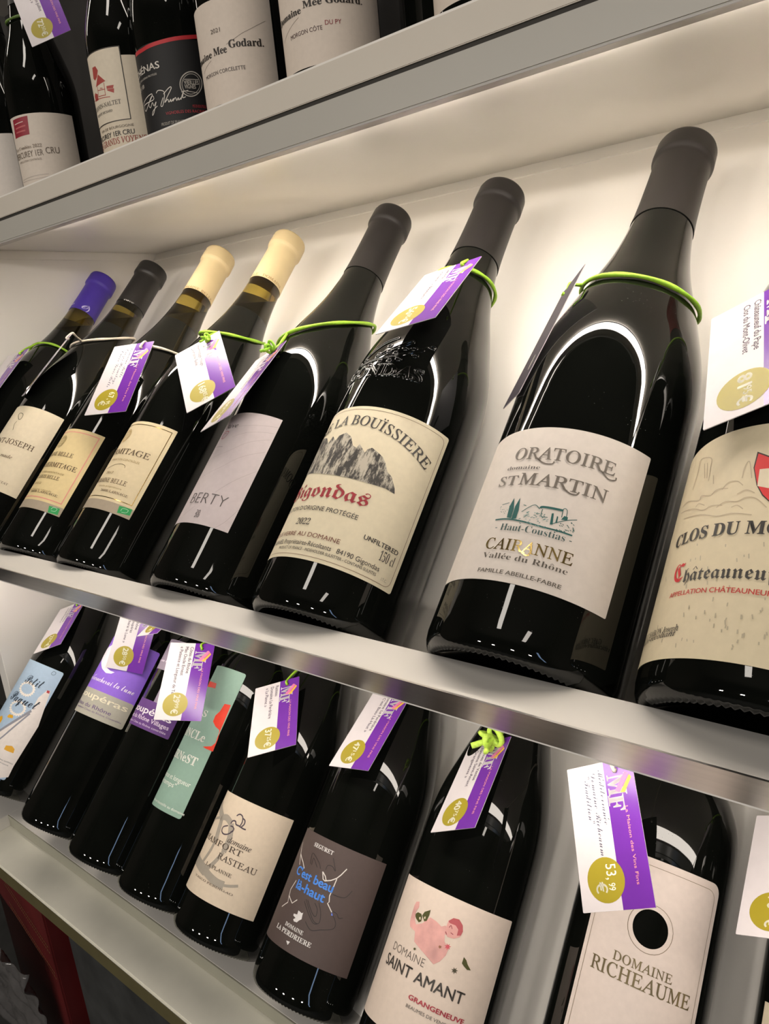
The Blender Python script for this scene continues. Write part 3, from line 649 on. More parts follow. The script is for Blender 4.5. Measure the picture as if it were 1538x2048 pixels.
 ('M7', 'swash', '#6b6258', 0.8, [(30.5, 103.6), (35.0, 100.6), (38.5, 101.4), (38.6, 103.1)]),
 ('M7', 'swash', '#6b6258', 0.8, [(15.9, 88.4), (19.9, 86.4), (22.9, 86.6), (23.8, 88.5)]),
 ('M7', 'swash', 'gold', 0.8, [(5.4, 51.2), (8.8, 49.3), (10.7, 49.9)]),
 ('M8', 'shield', '#3a2a26', 0, [(-15.0, 109.1), (-15.2, 101.0), (-12.4, 92.0), (-9.4, 86.9), (-6.5, 84.1), (-4.2, 85.2), (-2.3, 89.8), (-2.0, 96.8), (-3.7, 106.1), (-8.9, 105.9)]),
 ('M8', 'shield', '#cf2f30', 0, [(-14.4, 108.1), (-14.7, 100.8), (-12.1, 92.3), (-9.2, 87.5), (-6.6, 84.8), (-4.6, 85.9), (-2.7, 90.1), (-2.5, 96.9), (-4.0, 105.3), (-8.8, 105.1)]),
 ('M8', 'shield', '#d9cbb0', 0, [(-12.0, 91.6), (-12.5, 99.9), (-9.1, 100.1), (-4.4, 100.0), (-3.0, 92.6), (-7.5, 90.4)]),
 ('M8', 'shield', '#3a2a26', 0.6, [(-11.1, 91.2), (-10.8, 94.4), (-10.1, 94.6), (-9.5, 91.5)]),
 ('M8', 'shield', '#cf2f30', 0, [(-12.3, 99.0), (-11.6, 99.1), (-11.8, 100.2), (-12.4, 100.2)]),
 ('M8', 'shield', '#cf2f30', 0, [(-11.0, 98.9), (-10.3, 99.0), (-10.5, 100.1), (-11.2, 100.0)]),
 ('M8', 'shield', '#cf2f30', 0, [(-9.7, 98.9), (-9.1, 99.0), (-9.2, 100.1), (-9.9, 100.0)]),
 ('M8', 'shield', '#cf2f30', 0, [(-8.5, 98.8), (-7.8, 98.9), (-8.0, 100.0), (-8.6, 99.9)]),
 ('M8', 'shield', '#cf2f30', 0, [(-7.2, 98.8), (-6.6, 98.9), (-6.8, 100.0), (-7.4, 99.8)]),
 ('M8', 'shield', '#cf2f30', 0, [(-6.0, 98.7), (-5.4, 98.9), (-5.6, 100.0), (-6.2, 99.8)]),
 ('M8', 'shield', '#cf2f30', 0, [(-4.8, 98.7), (-4.2, 98.9), (-4.4, 100.0), (-5.0, 99.8)]),
 ('M8', 'village_engraving', '#b5a58a', 0.45, [(-48.2, 99.1), (-47.5, 110.0), (-47.8, 115.5), (-39.0, 112.6), (-37.7, 106.7), (-36.9, 99.4)]),
 ('M8', 'village_engraving', '#b5a58a', 0.45, [(-34.5, 101.7), (-33.1, 96.6)]),
 ('M8', 'village_engraving', '#b5a58a', 0.45, [(-19.1, 96.4), (-19.1, 101.6), (-17.5, 104.6), (-15.0, 95.8)]),
 ('M8', 'village_engraving', '#b5a58a', 0.45, [(-56.4, 93.2), (-49.9, 93.5), (-40.3, 90.2), (-39.1, 92.4), (-33.2, 90.6), (-30.5, 92.9), (-24.5, 92.2)]),
 ('M8', 'village_engraving', '#b5a58a', 0.45, [(-56.3, 89.9), (-43.5, 87.1), (-35.6, 83.8), (-31.7, 85.0), (-25.5, 84.0)]),
 ('M8', 'village_engraving', '#b5a58a', 0.45, [(-28.2, 83.4), (-24.4, 85.6), (-19.0, 84.8), (-15.7, 86.5), (-11.4, 85.6), (-6.8, 81.3)]),
 ('M8', 'village_engraving', '#b5a58a', 0.45, [(-27.3, 92.1), (-25.2, 95.3), (-21.1, 95.2), (-18.0, 92.6)]),
 ('M8', 'village_engraving', '#b5a58a', 0.45, [(-49.8, 84.1), (-36.8, 81.9), (-27.1, 78.9), (-20.4, 79.2), (-11.8, 77.9)]),
 ('M8', 'village_engraving', '#b5a58a', 0.45, [(-21.0, 82.2), (-18.6, 82.9), (-15.8, 80.9)]),
 ('M8', 'village_engraving', '#b5a58a', 0.45, [(-41.4, 87.1), (-39.8, 88.5), (-35.4, 86.3)]),
 ('M8', 'village_engraving', '#b5a58a', 0.45, [(-43.2, 111.3), (-40.2, 102.1)]),
 ('M8', 'village_engraving', '#b5a58a', 0.45, [(-40.9, 110.7), (-38.5, 101.5)]),
 ('M8', 'village_engraving', '#b5a58a', 0.45, [(-19.7, 88.5), (-16.3, 90.2), (-12.5, 88.4)]),
 ('M8', 'village_engraving', '#b3a890', 0.5, [(-13.2, 31.0), (-12.7, 29.0)]),
 ('M8', 'village_engraving', '#b3a890', 0.5, [(-7.1, 23.7), (-7.2, 22.3)]),
 ('M8', 'village_engraving', '#b3a890', 0.5, [(-1.7, 36.7), (-1.4, 35.8)]),
 ('M8', 'village_engraving', '#b3a890', 0.5, [(-25.5, 54.7), (-25.1, 53.0)]),
 ('M8', 'village_engraving', '#b3a890', 0.5, [(-27.3, 22.5), (-26.9, 21.4)]),
 ('M8', 'village_engraving', '#b3a890', 0.5, [(-11.4, 59.5), (-11.2, 58.5)]),
 ('M8', 'village_engraving', '#b3a890', 0.5, [(-48.1, 26.8), (-48.0, 25.5)]),
 ('M8', 'village_engraving', '#b3a890', 0.5, [(1.3, 27.4), (1.4, 25.5)]),
 ('M8', 'village_engraving', '#b3a890', 0.5, [(-17.4, 33.7), (-17.2, 31.6)]),
 ('M8', 'village_engraving', '#b3a890', 0.5, [(-8.7, 21.5), (-8.3, 20.4)]),
 ('M8', 'village_engraving', '#b3a890', 0.5, [(-32.9, 59.8), (-32.9, 58.8)]),
 ('M8', 'village_engraving', '#b3a890', 0.5, [(-30.2, 37.5), (-30.1, 35.7)]),
 ('M8', 'village_engraving', '#b3a890', 0.5, [(-32.2, 52.3), (-31.5, 50.6)]),
 ('M8', 'village_engraving', '#b3a890', 0.5, [(-31.0, 43.6), (-30.6, 42.5)]),
 ('M8', 'village_engraving', '#b3a890', 0.5, [(-5.2, 65.5), (-4.8, 63.5)]),
 ('M8', 'village_engraving', '#b3a890', 0.5, [(-48.6, 31.1), (-48.0, 29.2)]),
 ('M8', 'village_engraving', '#b3a890', 0.5, [(-32.4, 20.8), (-32.1, 19.0)]),
 ('M8', 'village_engraving', '#b3a890', 0.5, [(-0.1, 24.1), (-0.0, 22.9)]),
 ('M8', 'village_engraving', '#b3a890', 0.5, [(-17.1, 29.2), (-17.0, 27.4)]),
 ('M8', 'village_engraving', '#b3a890', 0.5, [(-5.5, 26.7), (-5.4, 24.8)]),
 ('M8', 'village_engraving', '#b3a890', 0.5, [(-54.0, 56.0), (-52.2, 53.1)]),
 ('M8', 'village_engraving', '#b3a890', 0.5, [(-24.1, 22.1), (-23.8, 20.9)]),
 ('M8', 'village_engraving', '#b3a890', 0.5, [(-35.7, 59.8), (-35.8, 58.6)]),
 ('M8', 'village_engraving', '#b3a890', 0.5, [(-8.5, 20.2), (-8.5, 19.3)]),
 ('M8', 'village_engraving', '#b3a890', 0.5, [(-0.9, 42.0), (-0.8, 40.9)]),
 ('M8', 'village_engraving', '#b3a890', 0.5, [(-13.7, 27.1), (-13.5, 25.8)]),
 ('M8', 'village_engraving', '#b3a890', 0.5, [(-41.8, 23.6), (-41.8, 22.0)]),
 ('M8', 'village_engraving', '#b3a890', 0.5, [(-9.7, 60.0), (-9.3, 57.9)]),
 ('M8', 'village_engraving', '#b3a890', 0.5, [(-12.5, 29.0), (-12.5, 27.6)]),
 ('M8', 'village_engraving', '#b3a890', 0.5, [(-36.1, 26.4), (-35.9, 24.8)]),
 ('M8', 'village_engraving', '#b3a890', 0.5, [(1.7, 28.4), (2.1, 27.1)]),
 ('M8', 'village_engraving', '#b3a890', 0.5, [(-19.2, 31.2), (-19.0, 30.0)]),
 ('M8', 'village_engraving', '#b3a890', 0.5, [(-30.5, 60.4), (-30.0, 58.0)]),
 ('M8', 'village_engraving', '#b3a890', 0.5, [(-1.2, 37.8), (-1.1, 36.5)]),
 ('M8', 'village_engraving', '#b3a890', 0.5, [(-6.0, 26.3), (-5.8, 24.5)]),
 ('M8', 'village_engraving', '#b3a890', 0.5, [(-7.6, 33.8), (-7.3, 32.0)]),
 ('M8', 'village_engraving', '#b3a890', 0.5, [(-25.5, 32.4), (-25.3, 30.9)]),
 ('M8', 'village_engraving', '#b3a890', 0.5, [(-7.8, 33.9), (-7.6, 31.9)]),
 ('M8', 'village_engraving', '#b3a890', 0.5, [(-13.6, 38.4), (-13.6, 36.8)]),
 ('M8', 'village_engraving', '#b3a890', 0.5, [(-32.2, 34.4), (-31.7, 32.3)]),
 ('M8', 'village_engraving', '#b3a890', 0.5, [(-11.7, 28.6), (-11.6, 27.0)]),
 ('M8', 'village_engraving', '#b3a890', 0.5, [(-8.0, 27.7), (-7.8, 25.9)]),
 ('M8', 'village_engraving', '#b3a890', 0.5, [(-4.1, 34.5), (-3.6, 32.6)]),
 ('M8', 'village_engraving', '#b3a890', 0.5, [(-19.8, 40.6), (-19.7, 38.7)]),
 ('M8', 'village_engraving', '#b3a890', 0.5, [(-3.1, 44.3), (-2.8, 42.6)]),
 ('M8', 'village_engraving', '#b3a890', 0.5, [(-13.9, 57.9), (-13.5, 56.2)]),
 ('M8', 'village_engraving', '#b3a890', 0.5, [(-14.4, 45.9), (-14.0, 44.0)]),
 ('M8', 'village_engraving', '#b3a890', 0.5, [(-12.8, 32.0), (-13.0, 31.0)]),
 ('M8', 'village_engraving', '#b3a890', 0.5, [(-22.2, 34.9), (-22.0, 33.1)]),
 ('M8', 'village_engraving', '#b3a890', 0.5, [(-19.7, 64.5), (-19.5, 63.2)]),
 ('M8', 'village_engraving', '#b3a890', 0.5, [(-35.6, 59.5), (-35.6, 58.5)]),
 ('M8', 'village_engraving', '#b3a890', 0.5, [(-24.1, 48.0), (-23.7, 46.2)]),
 ('M8', 'village_engraving', '#b3a890', 0.5, [(-29.7, 23.1), (-29.8, 21.7)]),
 ('M8', 'village_engraving', '#b3a890', 0.5, [(-34.5, 47.6), (-34.2, 45.5)]),
 ('M8', 'village_engraving', '#b3a890', 0.5, [(-34.1, 66.9), (-33.7, 65.7)]),
 ('M8', 'village_engraving', '#b3a890', 0.5, [(-20.6, 49.8), (-20.1, 47.6)]),
 ('L1', 'label_field', '#e6ddd6', 0, [(6.9, 45.4), (10.1, 67.2), (35.4, 103.3), (35.2, 121.9), (40.5, 134.5), (44.8, 135.3), (53.0, 90.1), (50.1, 36.8), (50.8, 23.0), (19.8, 8.5)]),
 ('L1', 'label_field', '#8f8f98', 3.2, [(2.9, 58.6), (9.5, 67.9), (21.8, 84.1), (35.7, 104.3)]),
 ('L1', 'label_field', '#8f8f98', 2.2, [(8.5, 53.1), (16.5, 59.4), (25.7, 78.3), (35.9, 100.7)]),
 ('L1', 'sunburst', '#efe6da', 3.0, [(23.3, 129.5), (25.7, 128.9), (24.2, 127.4), (26.3, 126.2), (24.3, 125.1), (25.8, 123.5), (23.5, 123.1), (24.4, 121.2), (21.9, 121.3), (22.0, 119.4), (19.6, 120.1), (18.9, 118.2), (16.7, 119.5), (15.2, 117.9), (13.5, 119.6), (11.2, 118.4), (10.3, 120.3), (7.2, 119.6), (7.2, 121.6), (3.7, 121.6), (4.8, 123.4), (1.1, 124.0), (3.4, 125.6), (0.1, 126.7), (3.3, 127.8), (0.8, 129.4), (4.5, 129.9), (3.1, 131.8), (6.8, 131.7), (6.6, 133.7), (9.7, 133.0), (10.5, 134.9), (13.0, 133.6), (14.6, 135.2), (16.2, 133.5), (18.4, 134.7), (19.2, 132.8), (21.6, 133.4), (21.6, 131.4), (24.1, 131.3), (23.3, 129.5)]),
 ('L1', 'sunburst', '#efe6da', 3.0, [(25.3, 103.9), (27.7, 103.3), (26.2, 101.7), (28.3, 100.5), (26.2, 99.5), (27.8, 97.8), (25.4, 97.3), (26.3, 95.4), (23.8, 95.6), (24.0, 93.5), (21.5, 94.3), (20.8, 92.4), (18.6, 93.6), (17.1, 92.0), (15.4, 93.7), (13.1, 92.5), (12.2, 94.4), (9.2, 93.7), (9.2, 95.8), (5.7, 95.7), (6.9, 97.6), (3.3, 98.1), (5.5, 99.7), (2.3, 100.9), (5.4, 102.0), (3.0, 103.6), (6.6, 104.2), (5.2, 106.1), (8.8, 106.1), (8.6, 108.1), (11.7, 107.4), (12.5, 109.3), (14.9, 108.1), (16.5, 109.7), (18.2, 108.0), (20.3, 109.2), (21.1, 107.2), (23.6, 107.9), (23.5, 105.8), (26.1, 105.8), (25.3, 103.9)]),
 ('L1', 'illustration', '#b5383c', 0, [(40.5, 134.5), (44.0, 135.0), (45.0, 131.6), (41.3, 131.5)]),
 ('L1', 'illustration', '#e2a826', 0, [(29.1, 50.7), (29.0, 55.6), (36.4, 57.7), (41.0, 55.4), (42.0, 50.5), (33.3, 50.2)]),
 ('L1', 'illustration', '#e2a826', 0, [(8.3, 86.9), (9.8, 90.1), (16.3, 90.9), (18.3, 87.5), (10.7, 85.8)]),
 ('L1', 'illustration', '#e2a826', 0, [(-4.0, 76.9), (-6.7, 81.9), (-1.7, 84.9), (2.5, 81.4), (2.5, 75.0)]),
 ('L1', 'emblem', '#4a5866', 0.5, [(34.6, 156.0), (36.3, 159.1), (39.5, 158.5), (39.3, 155.5), (36.5, 154.4), (34.6, 156.0)]),
 ('L2', 'moon', '#efe2ea', 0, [(-28.7, 208.2), (-28.7, 200.2), (-18.4, 191.7), (-5.0, 184.3), (6.2, 181.0), (14.3, 182.5), (17.7, 185.5), (11.1, 185.3), (3.5, 187.2), (-0.6, 188.2), (7.7, 188.3), (33.3, 192.4), (29.3, 209.4), (5.4, 221.4)]),
 ('L4', 'illustration', '#e23a1e', 0, [(-35.3, 213.6), (-7.9, 212.7), (-6.1, 207.3), (-27.5, 206.9)]),
 ('L4', 'illustration', '#e23a1e', 0, [(15.1, 196.0), (22.3, 197.2), (23.2, 175.4), (23.3, 168.3), (24.7, 161.7), (25.4, 148.4), (17.6, 148.4), (12.9, 149.0), (21.5, 152.6), (24.1, 157.1), (23.2, 166.5), (22.1, 170.0), (16.4, 171.8), (11.3, 175.6), (10.9, 181.8), (13.8, 187.3)]),
 ('L5', 'vine_drawing', '#a39a8c', 6.5, [(-38.9, 108.3), (-35.2, 107.9), (-15.7, 98.8)]),
 ('L5', 'vine_drawing', '#a39a8c', 6.0, [(-15.7, 98.8), (-12.8, 89.3), (-10.2, 80.0)]),
 ('L5', 'vine_drawing', '#a39a8c', 3.4, [(-10.2, 80.0), (-11.2, 70.5), (-15.7, 58.5)]),
 ('L5', 'vine_drawing', '#a39a8c', 5.5, [(-18.9, 97.3), (-8.8, 100.7), (0.7, 97.9)]),
 ('L5', 'vine_drawing', '#a39a8c', 6.0, [(0.7, 97.9), (5.6, 86.8), (5.4, 74.1)]),
 ('L5', 'vine_drawing', '#a39a8c', 4.0, [(5.4, 74.1), (0.3, 62.5), (-5.9, 54.7)]),
 ('L5', 'vine_drawing', '#a39a8c', 2.4, [(-39.1, 87.3), (-39.1, 92.1), (-19.6, 97.8)]),
 ('L5', 'vine_drawing', '#a39a8c', 8.5, [(-39.0, 56.6), (-22.4, 55.2), (-5.5, 52.8)]),
 ('L5', 'vine_drawing', '#a39a8c', 6.5, [(-5.5, 52.8), (9.5, 49.6), (19.0, 49.9)]),
 ('L5', 'vine_drawing', '#a39a8c', 2.2, [(19.0, 49.9), (25.3, 51.7), (31.4, 54.3)]),
 ('L5', 'flourish', '#4a3f4a', 1.1, [(-2.0, 95.2), (-7.4, 92.4), (-7.2, 88.9), (-3.4, 87.2), (1.4, 88.5), (4.8, 91.5), (5.8, 94.7), (3.9, 96.2), (0.9, 95.9)]),
 ('L5', 'flourish', '#4a3f4a', 1.4, [(3.9, 91.2), (5.9, 93.0), (5.9, 95.5)]),
 ('L5', 'flourish', '#4a3f4a', 1.2, [(0.2, 97.8), (1.1, 100.6), (4.3, 101.4), (6.3, 99.2), (10.0, 99.1), (14.8, 98.5), (17.8, 98.7)]),
 ('L5', 'flourish', '#4a3f4a', 1.1, [(3.0, 106.0), (5.7, 108.4), (9.5, 107.6), (11.4, 103.3), (10.8, 99.4)]),
 ('L5', 'flourish', '#4a3f4a', 1.2, [(10.2, 106.4), (13.4, 105.4), (14.2, 102.2), (12.6, 99.4)]),
 ('L6', 'dotted_trail', '#ddd6cf', 0.8, [(-36.3, 110.5), (-32.7, 106.2), (-28.7, 101.9), (-22.6, 94.2)]),
 ('L6', 'dotted_trail', '#ddd6cf', 0.8, [(-28.7, 101.9), (-18.7, 97.4), (-13.6, 93.7)]),
 ('L6', 'dotted_trail', '#ddd6cf', 0.8, [(-18.3, 82.6), (-21.5, 74.4), (-20.0, 69.4), (-18.2, 64.9), (-25.3, 59.3)]),
 ('L6', 'dotted_trail', '#ddd6cf', 0.8, [(-20.5, 69.9), (-12.1, 66.3), (-7.8, 70.5)]),
 ('L6', 'dotted_trail', '#ddd6cf', 0.8, [(6.3, 98.4), (9.1, 93.4), (11.1, 92.8), (15.8, 95.0), (19.8, 98.3), (22.2, 101.9), (25.1, 107.8)]),
 ('L6', 'dotted_trail', '#ddd6cf', 0.8, [(6.8, 98.2), (10.0, 96.1), (12.0, 93.5)]),
 ('L6', 'dotted_trail', '#ddd6cf', 0.8, [(20.1, 97.8), (19.7, 89.6), (19.3, 84.2), (20.7, 80.1), (19.8, 78.8), (25.5, 74.2)]),
 ('L6', 'contour_line', '#2b2524', 0.45, [(-8.6, 99.1), (-10.6, 107.5), (-0.5, 103.4), (3.5, 99.4)]),
 ('L6', 'contour_line', '#2b2524', 0.45, [(-6.8, 99.0), (-7.4, 104.4), (-0.2, 99.3)]),
 ('L6', 'contour_line', '#2b2524', 0.45, [(8.3, 100.5), (8.7, 104.1), (12.9, 105.0), (16.7, 102.8), (11.0, 111.1)]),
 ('L6', 'contour_line', '#2b2524', 0.45, [(21.2, 86.2), (31.2, 87.5), (35.2, 94.3)]),
 ('L6', 'contour_line', '#2b2524', 0.45, [(0.9, 74.2), (7.9, 67.7), (14.4, 62.6), (18.9, 63.2), (17.3, 70.3), (12.9, 76.3)]),
 ('L6', 'contour_line', '#2b2524', 0.45, [(2.8, 74.2), (10.5, 67.5), (14.3, 66.4), (13.6, 71.4), (9.5, 74.9)]),
 ('L6', 'contour_line', '#2b2524', 0.45, [(7.5, 59.8), (14.3, 56.1), (21.5, 59.1), (30.8, 63.4), (31.4, 68.1), (26.9, 72.8)]),
 ('L6', 'contour_line', '#2b2524', 0.45, [(25.9, 75.0), (29.8, 74.6), (32.3, 72.3), (35.5, 73.5)]),
 ('L6', 'contour_line', '#2b2524', 0.45, [(-0.1, 72.4), (8.2, 65.3), (14.3, 61.3), (17.8, 62.1)]),
 ('L6', 'dove', '#dcd8d6', 0, [(-2.3, 64.3), (1.9, 63.7), (2.8, 64.7), (3.0, 62.5), (3.6, 59.8), (1.7, 58.1), (0.4, 56.1), (-2.8, 55.6), (-4.2, 56.7), (-2.4, 58.4), (-5.5, 59.1), (-5.8, 60.5), (-2.1, 61.2)]),
 ('L6', 'emblem', '#dcd8d6', 0, [(-3.1, 40.9), (0.9, 41.6), (0.4, 40.1), (-0.3, 38.7), (-1.8, 39.9)]),
 ('L6', 'dotted_trail', '#6a86e8', 0, [(25.5, 74.2), (27.3, 72.3), (25.9, 71.9)]),
 ('L7', 'figure_print', 'pink', 0, [(-17.1, 110.0), (-14.0, 111.0), (-12.8, 107.5), (-14.4, 104.0), (-13.1, 98.7), (-10.4, 96.1), (-5.4, 98.8), (-0.5, 105.0), (5.0, 104.4), (9.8, 102.8), (12.4, 104.6), (14.6, 102.8), (13.9, 98.3), (15.1, 94.7), (19.3, 91.7), (18.7, 86.7), (15.9, 81.5), (12.3, 78.3), (3.6, 81.6), (-7.3, 85.4), (-9.3, 91.6), (-15.5, 92.8), (-17.2, 95.8), (-17.9, 101.3), (-18.0, 107.1)]),
 ('L7', 'figure_print', '#dba19a', 0, [(13.2, 105.7), (13.4, 108.5), (16.4, 111.5), (20.5, 112.1), (24.1, 109.4), (25.4, 105.7), (24.4, 101.6), (20.7, 99.0), (16.2, 98.3), (13.2, 100.1), (13.0, 102.8)]),
 ('L7', 'figure_print', '#b5565a', 0, [(13.5, 108.2), (16.4, 111.4), (20.5, 112.1), (24.1, 109.4), (25.4, 105.7), (24.8, 102.8), (22.1, 101.7), (21.9, 105.7), (19.3, 107.5), (14.6, 107.3)]),
 ('L7', 'figure_print', '#8f3d42', 0.5, [(15.3, 104.4), (16.2, 106.2), (17.6, 104.4)]),
 ('L7', 'figure_print', '#8f3d42', 0.6, [(13.7, 101.0), (15.0, 99.5)]),
 ('L7', 'figure_print', '#8f3d42', 0.5, [(17.4, 101.8), (19.5, 101.3)]),
 ('L7', 'butterfly', '#4d4d22', 0, [(-14.7, 101.7), (-12.2, 104.1), (-8.8, 104.2), (-7.2, 102.7), (-6.8, 99.6), (-8.7, 98.2), (-12.2, 99.7)]),
 ('L7', 'butterfly', '#4d4d22', 0, [(-7.6, 103.6), (-6.5, 106.5), (-2.0, 109.6), (-1.8, 105.9), (-2.4, 101.7), (-4.3, 100.6)]),
 ('L7', 'butterfly', '#d8c7b0', 0, [(-9.7, 101.4), (-8.5, 102.2), (-7.7, 100.4), (-9.0, 100.2)]),
 ('L7', 'butterfly', '#d8c7b0', 0, [(-5.5, 103.3), (-4.4, 104.1), (-4.0, 102.5), (-5.0, 102.1)]),
 ('L7', 'butterfly', '#4d4d22', 0, [(31.2, 90.9), (33.6, 89.5), (35.2, 87.4), (38.7, 84.6), (36.0, 84.0), (33.1, 85.3), (31.1, 86.6)]),
 ('L7', 'star', '#4d4d22', 0, [(-3.5, 81.9), (-4.3, 81.3), (-3.6, 80.8), (-4.6, 80.9), (-4.8, 80.1), (-5.2, 80.8), (-6.1, 80.3), (-5.6, 81.0), (-6.5, 81.2), (-5.5, 81.5), (-5.7, 82.2), (-5.0, 81.8), (-4.4, 82.5), (-4.5, 81.7)]),
 ('L7', 'star', '#8a5a3a', 0, [(14.7, 91.0), (13.8, 90.3), (14.4, 89.7), (13.5, 89.8), (13.3, 88.9), (12.9, 89.7), (12.0, 89.2), (12.5, 90.0), (11.5, 90.3), (12.6, 90.6), (12.3, 91.4), (13.1, 90.9), (13.7, 91.7), (13.6, 90.8)]),
 ('L7', 'star', '#c9525e', 0, [(20.7, 93.6), (19.3, 92.6), (20.3, 91.5), (18.8, 91.8), (18.4, 90.3), (17.8, 91.6), (16.4, 90.7), (17.2, 92.2), (15.7, 92.6), (17.3, 93.0), (17.0, 94.4), (18.2, 93.6), (19.2, 94.9), (19.0, 93.4)]),
 ('L7', 'star', '#4d4632', 0, [(30.1, 81.3), (28.7, 80.4), (29.7, 79.3), (28.2, 79.6), (27.8, 78.1), (27.2, 79.5), (25.8, 78.6), (26.6, 80.0), (25.1, 80.5), (26.7, 80.9), (26.4, 82.3), (27.6, 81.4), (28.6, 82.7), (28.4, 81.2)]),
 ('T1', 'crest_panel', '#8e1f2e', 0, [(-1.8, 100.9), (22.5, 101.6), (20.9, 81.8), (-4.1, 81.2)]),
 ('T1', 'crest_panel', '#d8b8b0', 0.9, [(0.7, 95.5), (15.2, 96.4)]),
 ('T1', 'crest_panel', '#b65a5a', 1.6, [(0.9, 90.7), (17.7, 91.8)]),
 ('T1', 'crest_panel', '#b65a5a', 1.6, [(0.6, 86.5), (16.4, 86.7)]),
 ('T1', 'lettering', '#b5aaa0', 0.6, [(-6.1, 35.4), (19.8, 37.0), (34.3, 37.3)]),
 ('T1', 'lettering', '#b5aaa0', 0.6, [(-7.6, 33.3), (21.6, 33.5), (37.1, 34.9)]),
 ('T2', 'house_drawing', '#a4433c', 0, [(-6.8, 109.1), (-0.3, 108.8), (2.7, 104.1), (-0.7, 98.7), (-5.2, 96.8), (-8.5, 99.3)]),
 ('T2', 'house_drawing', '#a4433c', 0, [(1.6, 100.8), (10.8, 92.5), (-5.9, 90.7)]),
 ('T2', 'house_drawing', '#a4433c', 0.7, [(-3.0, 90.7), (-4.0, 81.4)]),
 ('T2', 'house_drawing', '#a4433c', 0.7, [(8.2, 91.5), (7.6, 80.2)]),
 ('T2', 'house_drawing', '#a4433c', 0.7, [(-3.6, 86.9), (8.5, 85.5)]),
 ('T2', 'house_drawing', '#a4433c', 0.7, [(-4.0, 81.4), (8.2, 80.1)]),
 ('T2', 'house_drawing', '#a4433c', 0.7, [(-19.4, 81.0), (13.3, 77.5)]),
 ('T2', 'house_drawing', '#a4433c', 0.7, [(1.1, 88.0), (5.1, 87.1)]),
 ('T2', 'house_drawing', '#a4433c', 0.7, [(-10.6, 80.0), (-9.2, 86.8)]),
 ('T2', 'house_drawing', '#a4433c', 0, [(10.8, 87.8), (19.6, 87.4), (18.4, 84.5), (10.7, 85.1)]),
 ('T2', 'house_drawing', '#a4433c', 0, [(10.6, 84.7), (19.4, 84.3), (18.5, 80.2), (11.4, 83.4)]),
 ('T2', 'house_drawing', '#a4433c', 0, [(-10.9, 86.5), (-4.8, 84.0), (-5.3, 78.6), (-13.0, 79.1), (-14.4, 84.3)]),
 ('T3', 'red_band', '#b8282e', 3.4, [(-19.5, 102.1), (-3.3, 100.9), (6.2, 101.5), (16.5, 102.2), (25.3, 103.0), (33.5, 104.0), (41.5, 105.0), (49.6, 106.1), (57.1, 107.4)]),
 ('T3', 'stamp', '#b9b2a8', 0.9, [(54.9, 66.3), (54.0, 63.4), (52.4, 60.7), (50.3, 58.3), (47.8, 56.4), (45.1, 55.2), (42.3, 54.8), (39.7, 55.1), (37.4, 56.2), (35.6, 58.0), (34.3, 60.3), (33.7, 62.8), (33.8, 65.6), (34.6, 68.3), (36.0, 70.8), (38.0, 72.9), (40.4, 74.6), (43.0, 75.7), (45.7, 76.2), (48.4, 76.0), (50.8, 75.1), (52.8, 73.6), (54.3, 71.5), (55.0, 69.0), (54.9, 66.3)]),
 ('T3', 'stamp', '#b9b2a8', 0.5, [(52.8, 66.1), (52.1, 63.7), (50.9, 61.5), (49.1, 59.5), (47.1, 58.0), (44.9, 57.0), (42.6, 56.6), (40.5, 56.9), (38.6, 57.8), (37.1, 59.3), (36.0, 61.1), (35.6, 63.2), (35.6, 65.5), (36.3, 67.8), (37.5, 69.9), (39.1, 71.6), (41.0, 73.0), (43.2, 74.0), (45.4, 74.3), (47.6, 74.2), (49.6, 73.4), (51.2, 72.2), (52.3, 70.4), (52.9, 68.4), (52.8, 66.1)]),
 ('T3', 'stamp', '#b9b2a8', 0.6, [(38.1, 69.5), (52.0, 69.7)]),
 ('T3', 'stamp', '#b9b2a8', 0.6, [(36.1, 59.6), (49.2, 58.0)]),
 ('T3', 'signature', '#d6cfc6', 0.7, [(-26.7, 54.4), (-18.9, 58.3), (0.5, 62.0), (0.9, 58.9), (-13.4, 50.7), (-16.4, 56.1), (2.8, 56.3), (2.0, 60.2), (-5.1, 54.5), (-3.0, 50.9), (1.0, 54.5), (2.7, 51.1), (6.4, 53.9), (1.1, 45.4), (-1.9, 43.9), (0.2, 47.1), (7.2, 50.1)]),
 ('T3', 'signature', '#d6cfc6', 0.7, [(8.1, 61.0), (11.2, 62.9), (17.4, 60.0), (13.9, 49.5), (11.4, 49.6), (15.2, 55.9)]),
 ('T3', 'signature', '#d6cfc6', 0.7, [(16.2, 58.7), (23.3, 63.6), (24.9, 62.6), (20.3, 56.6), (16.2, 51.3), (19.8, 53.7), (20.6, 51.0), (22.8, 53.3), (22.8, 51.1), (25.8, 53.7), (24.6, 51.3), (27.6, 54.3), (28.4, 51.6), (30.4, 54.0), (30.4, 51.8), (33.2, 53.9), (32.5, 52.1), (36.1, 59.6), (34.4, 53.8), (37.3, 54.4)]),
 ('T3', 'signature', '#d6cfc6', 0.7, [(34.0, 58.6), (40.6, 59.9)]),
 ('T4', 'flourish', '#6a5f54', 0.25, [(17.5, 74.2), (25.4, 77.6), (33.0, 81.4), (41.7, 85.1), (55.0, 91.7)]),
 ('T4', 'flourish', '#6a5f54', 0.25, [(-17.7, 59.7), (-10.4, 62.6), (-1.0, 65.6)]),
 ('T5', 'flourish', '#6a5f54', 0.25, [(-23.6, 56.3), (-12.0, 61.2), (1.7, 66.5)]),
 ('M3', 'label_border', '#e2988a', 1.4, [(-39.0, 51.5), (34.5, 51.5), (34.5, 124.0), (-39.0, 124.0), (-39.0, 51.5)]),
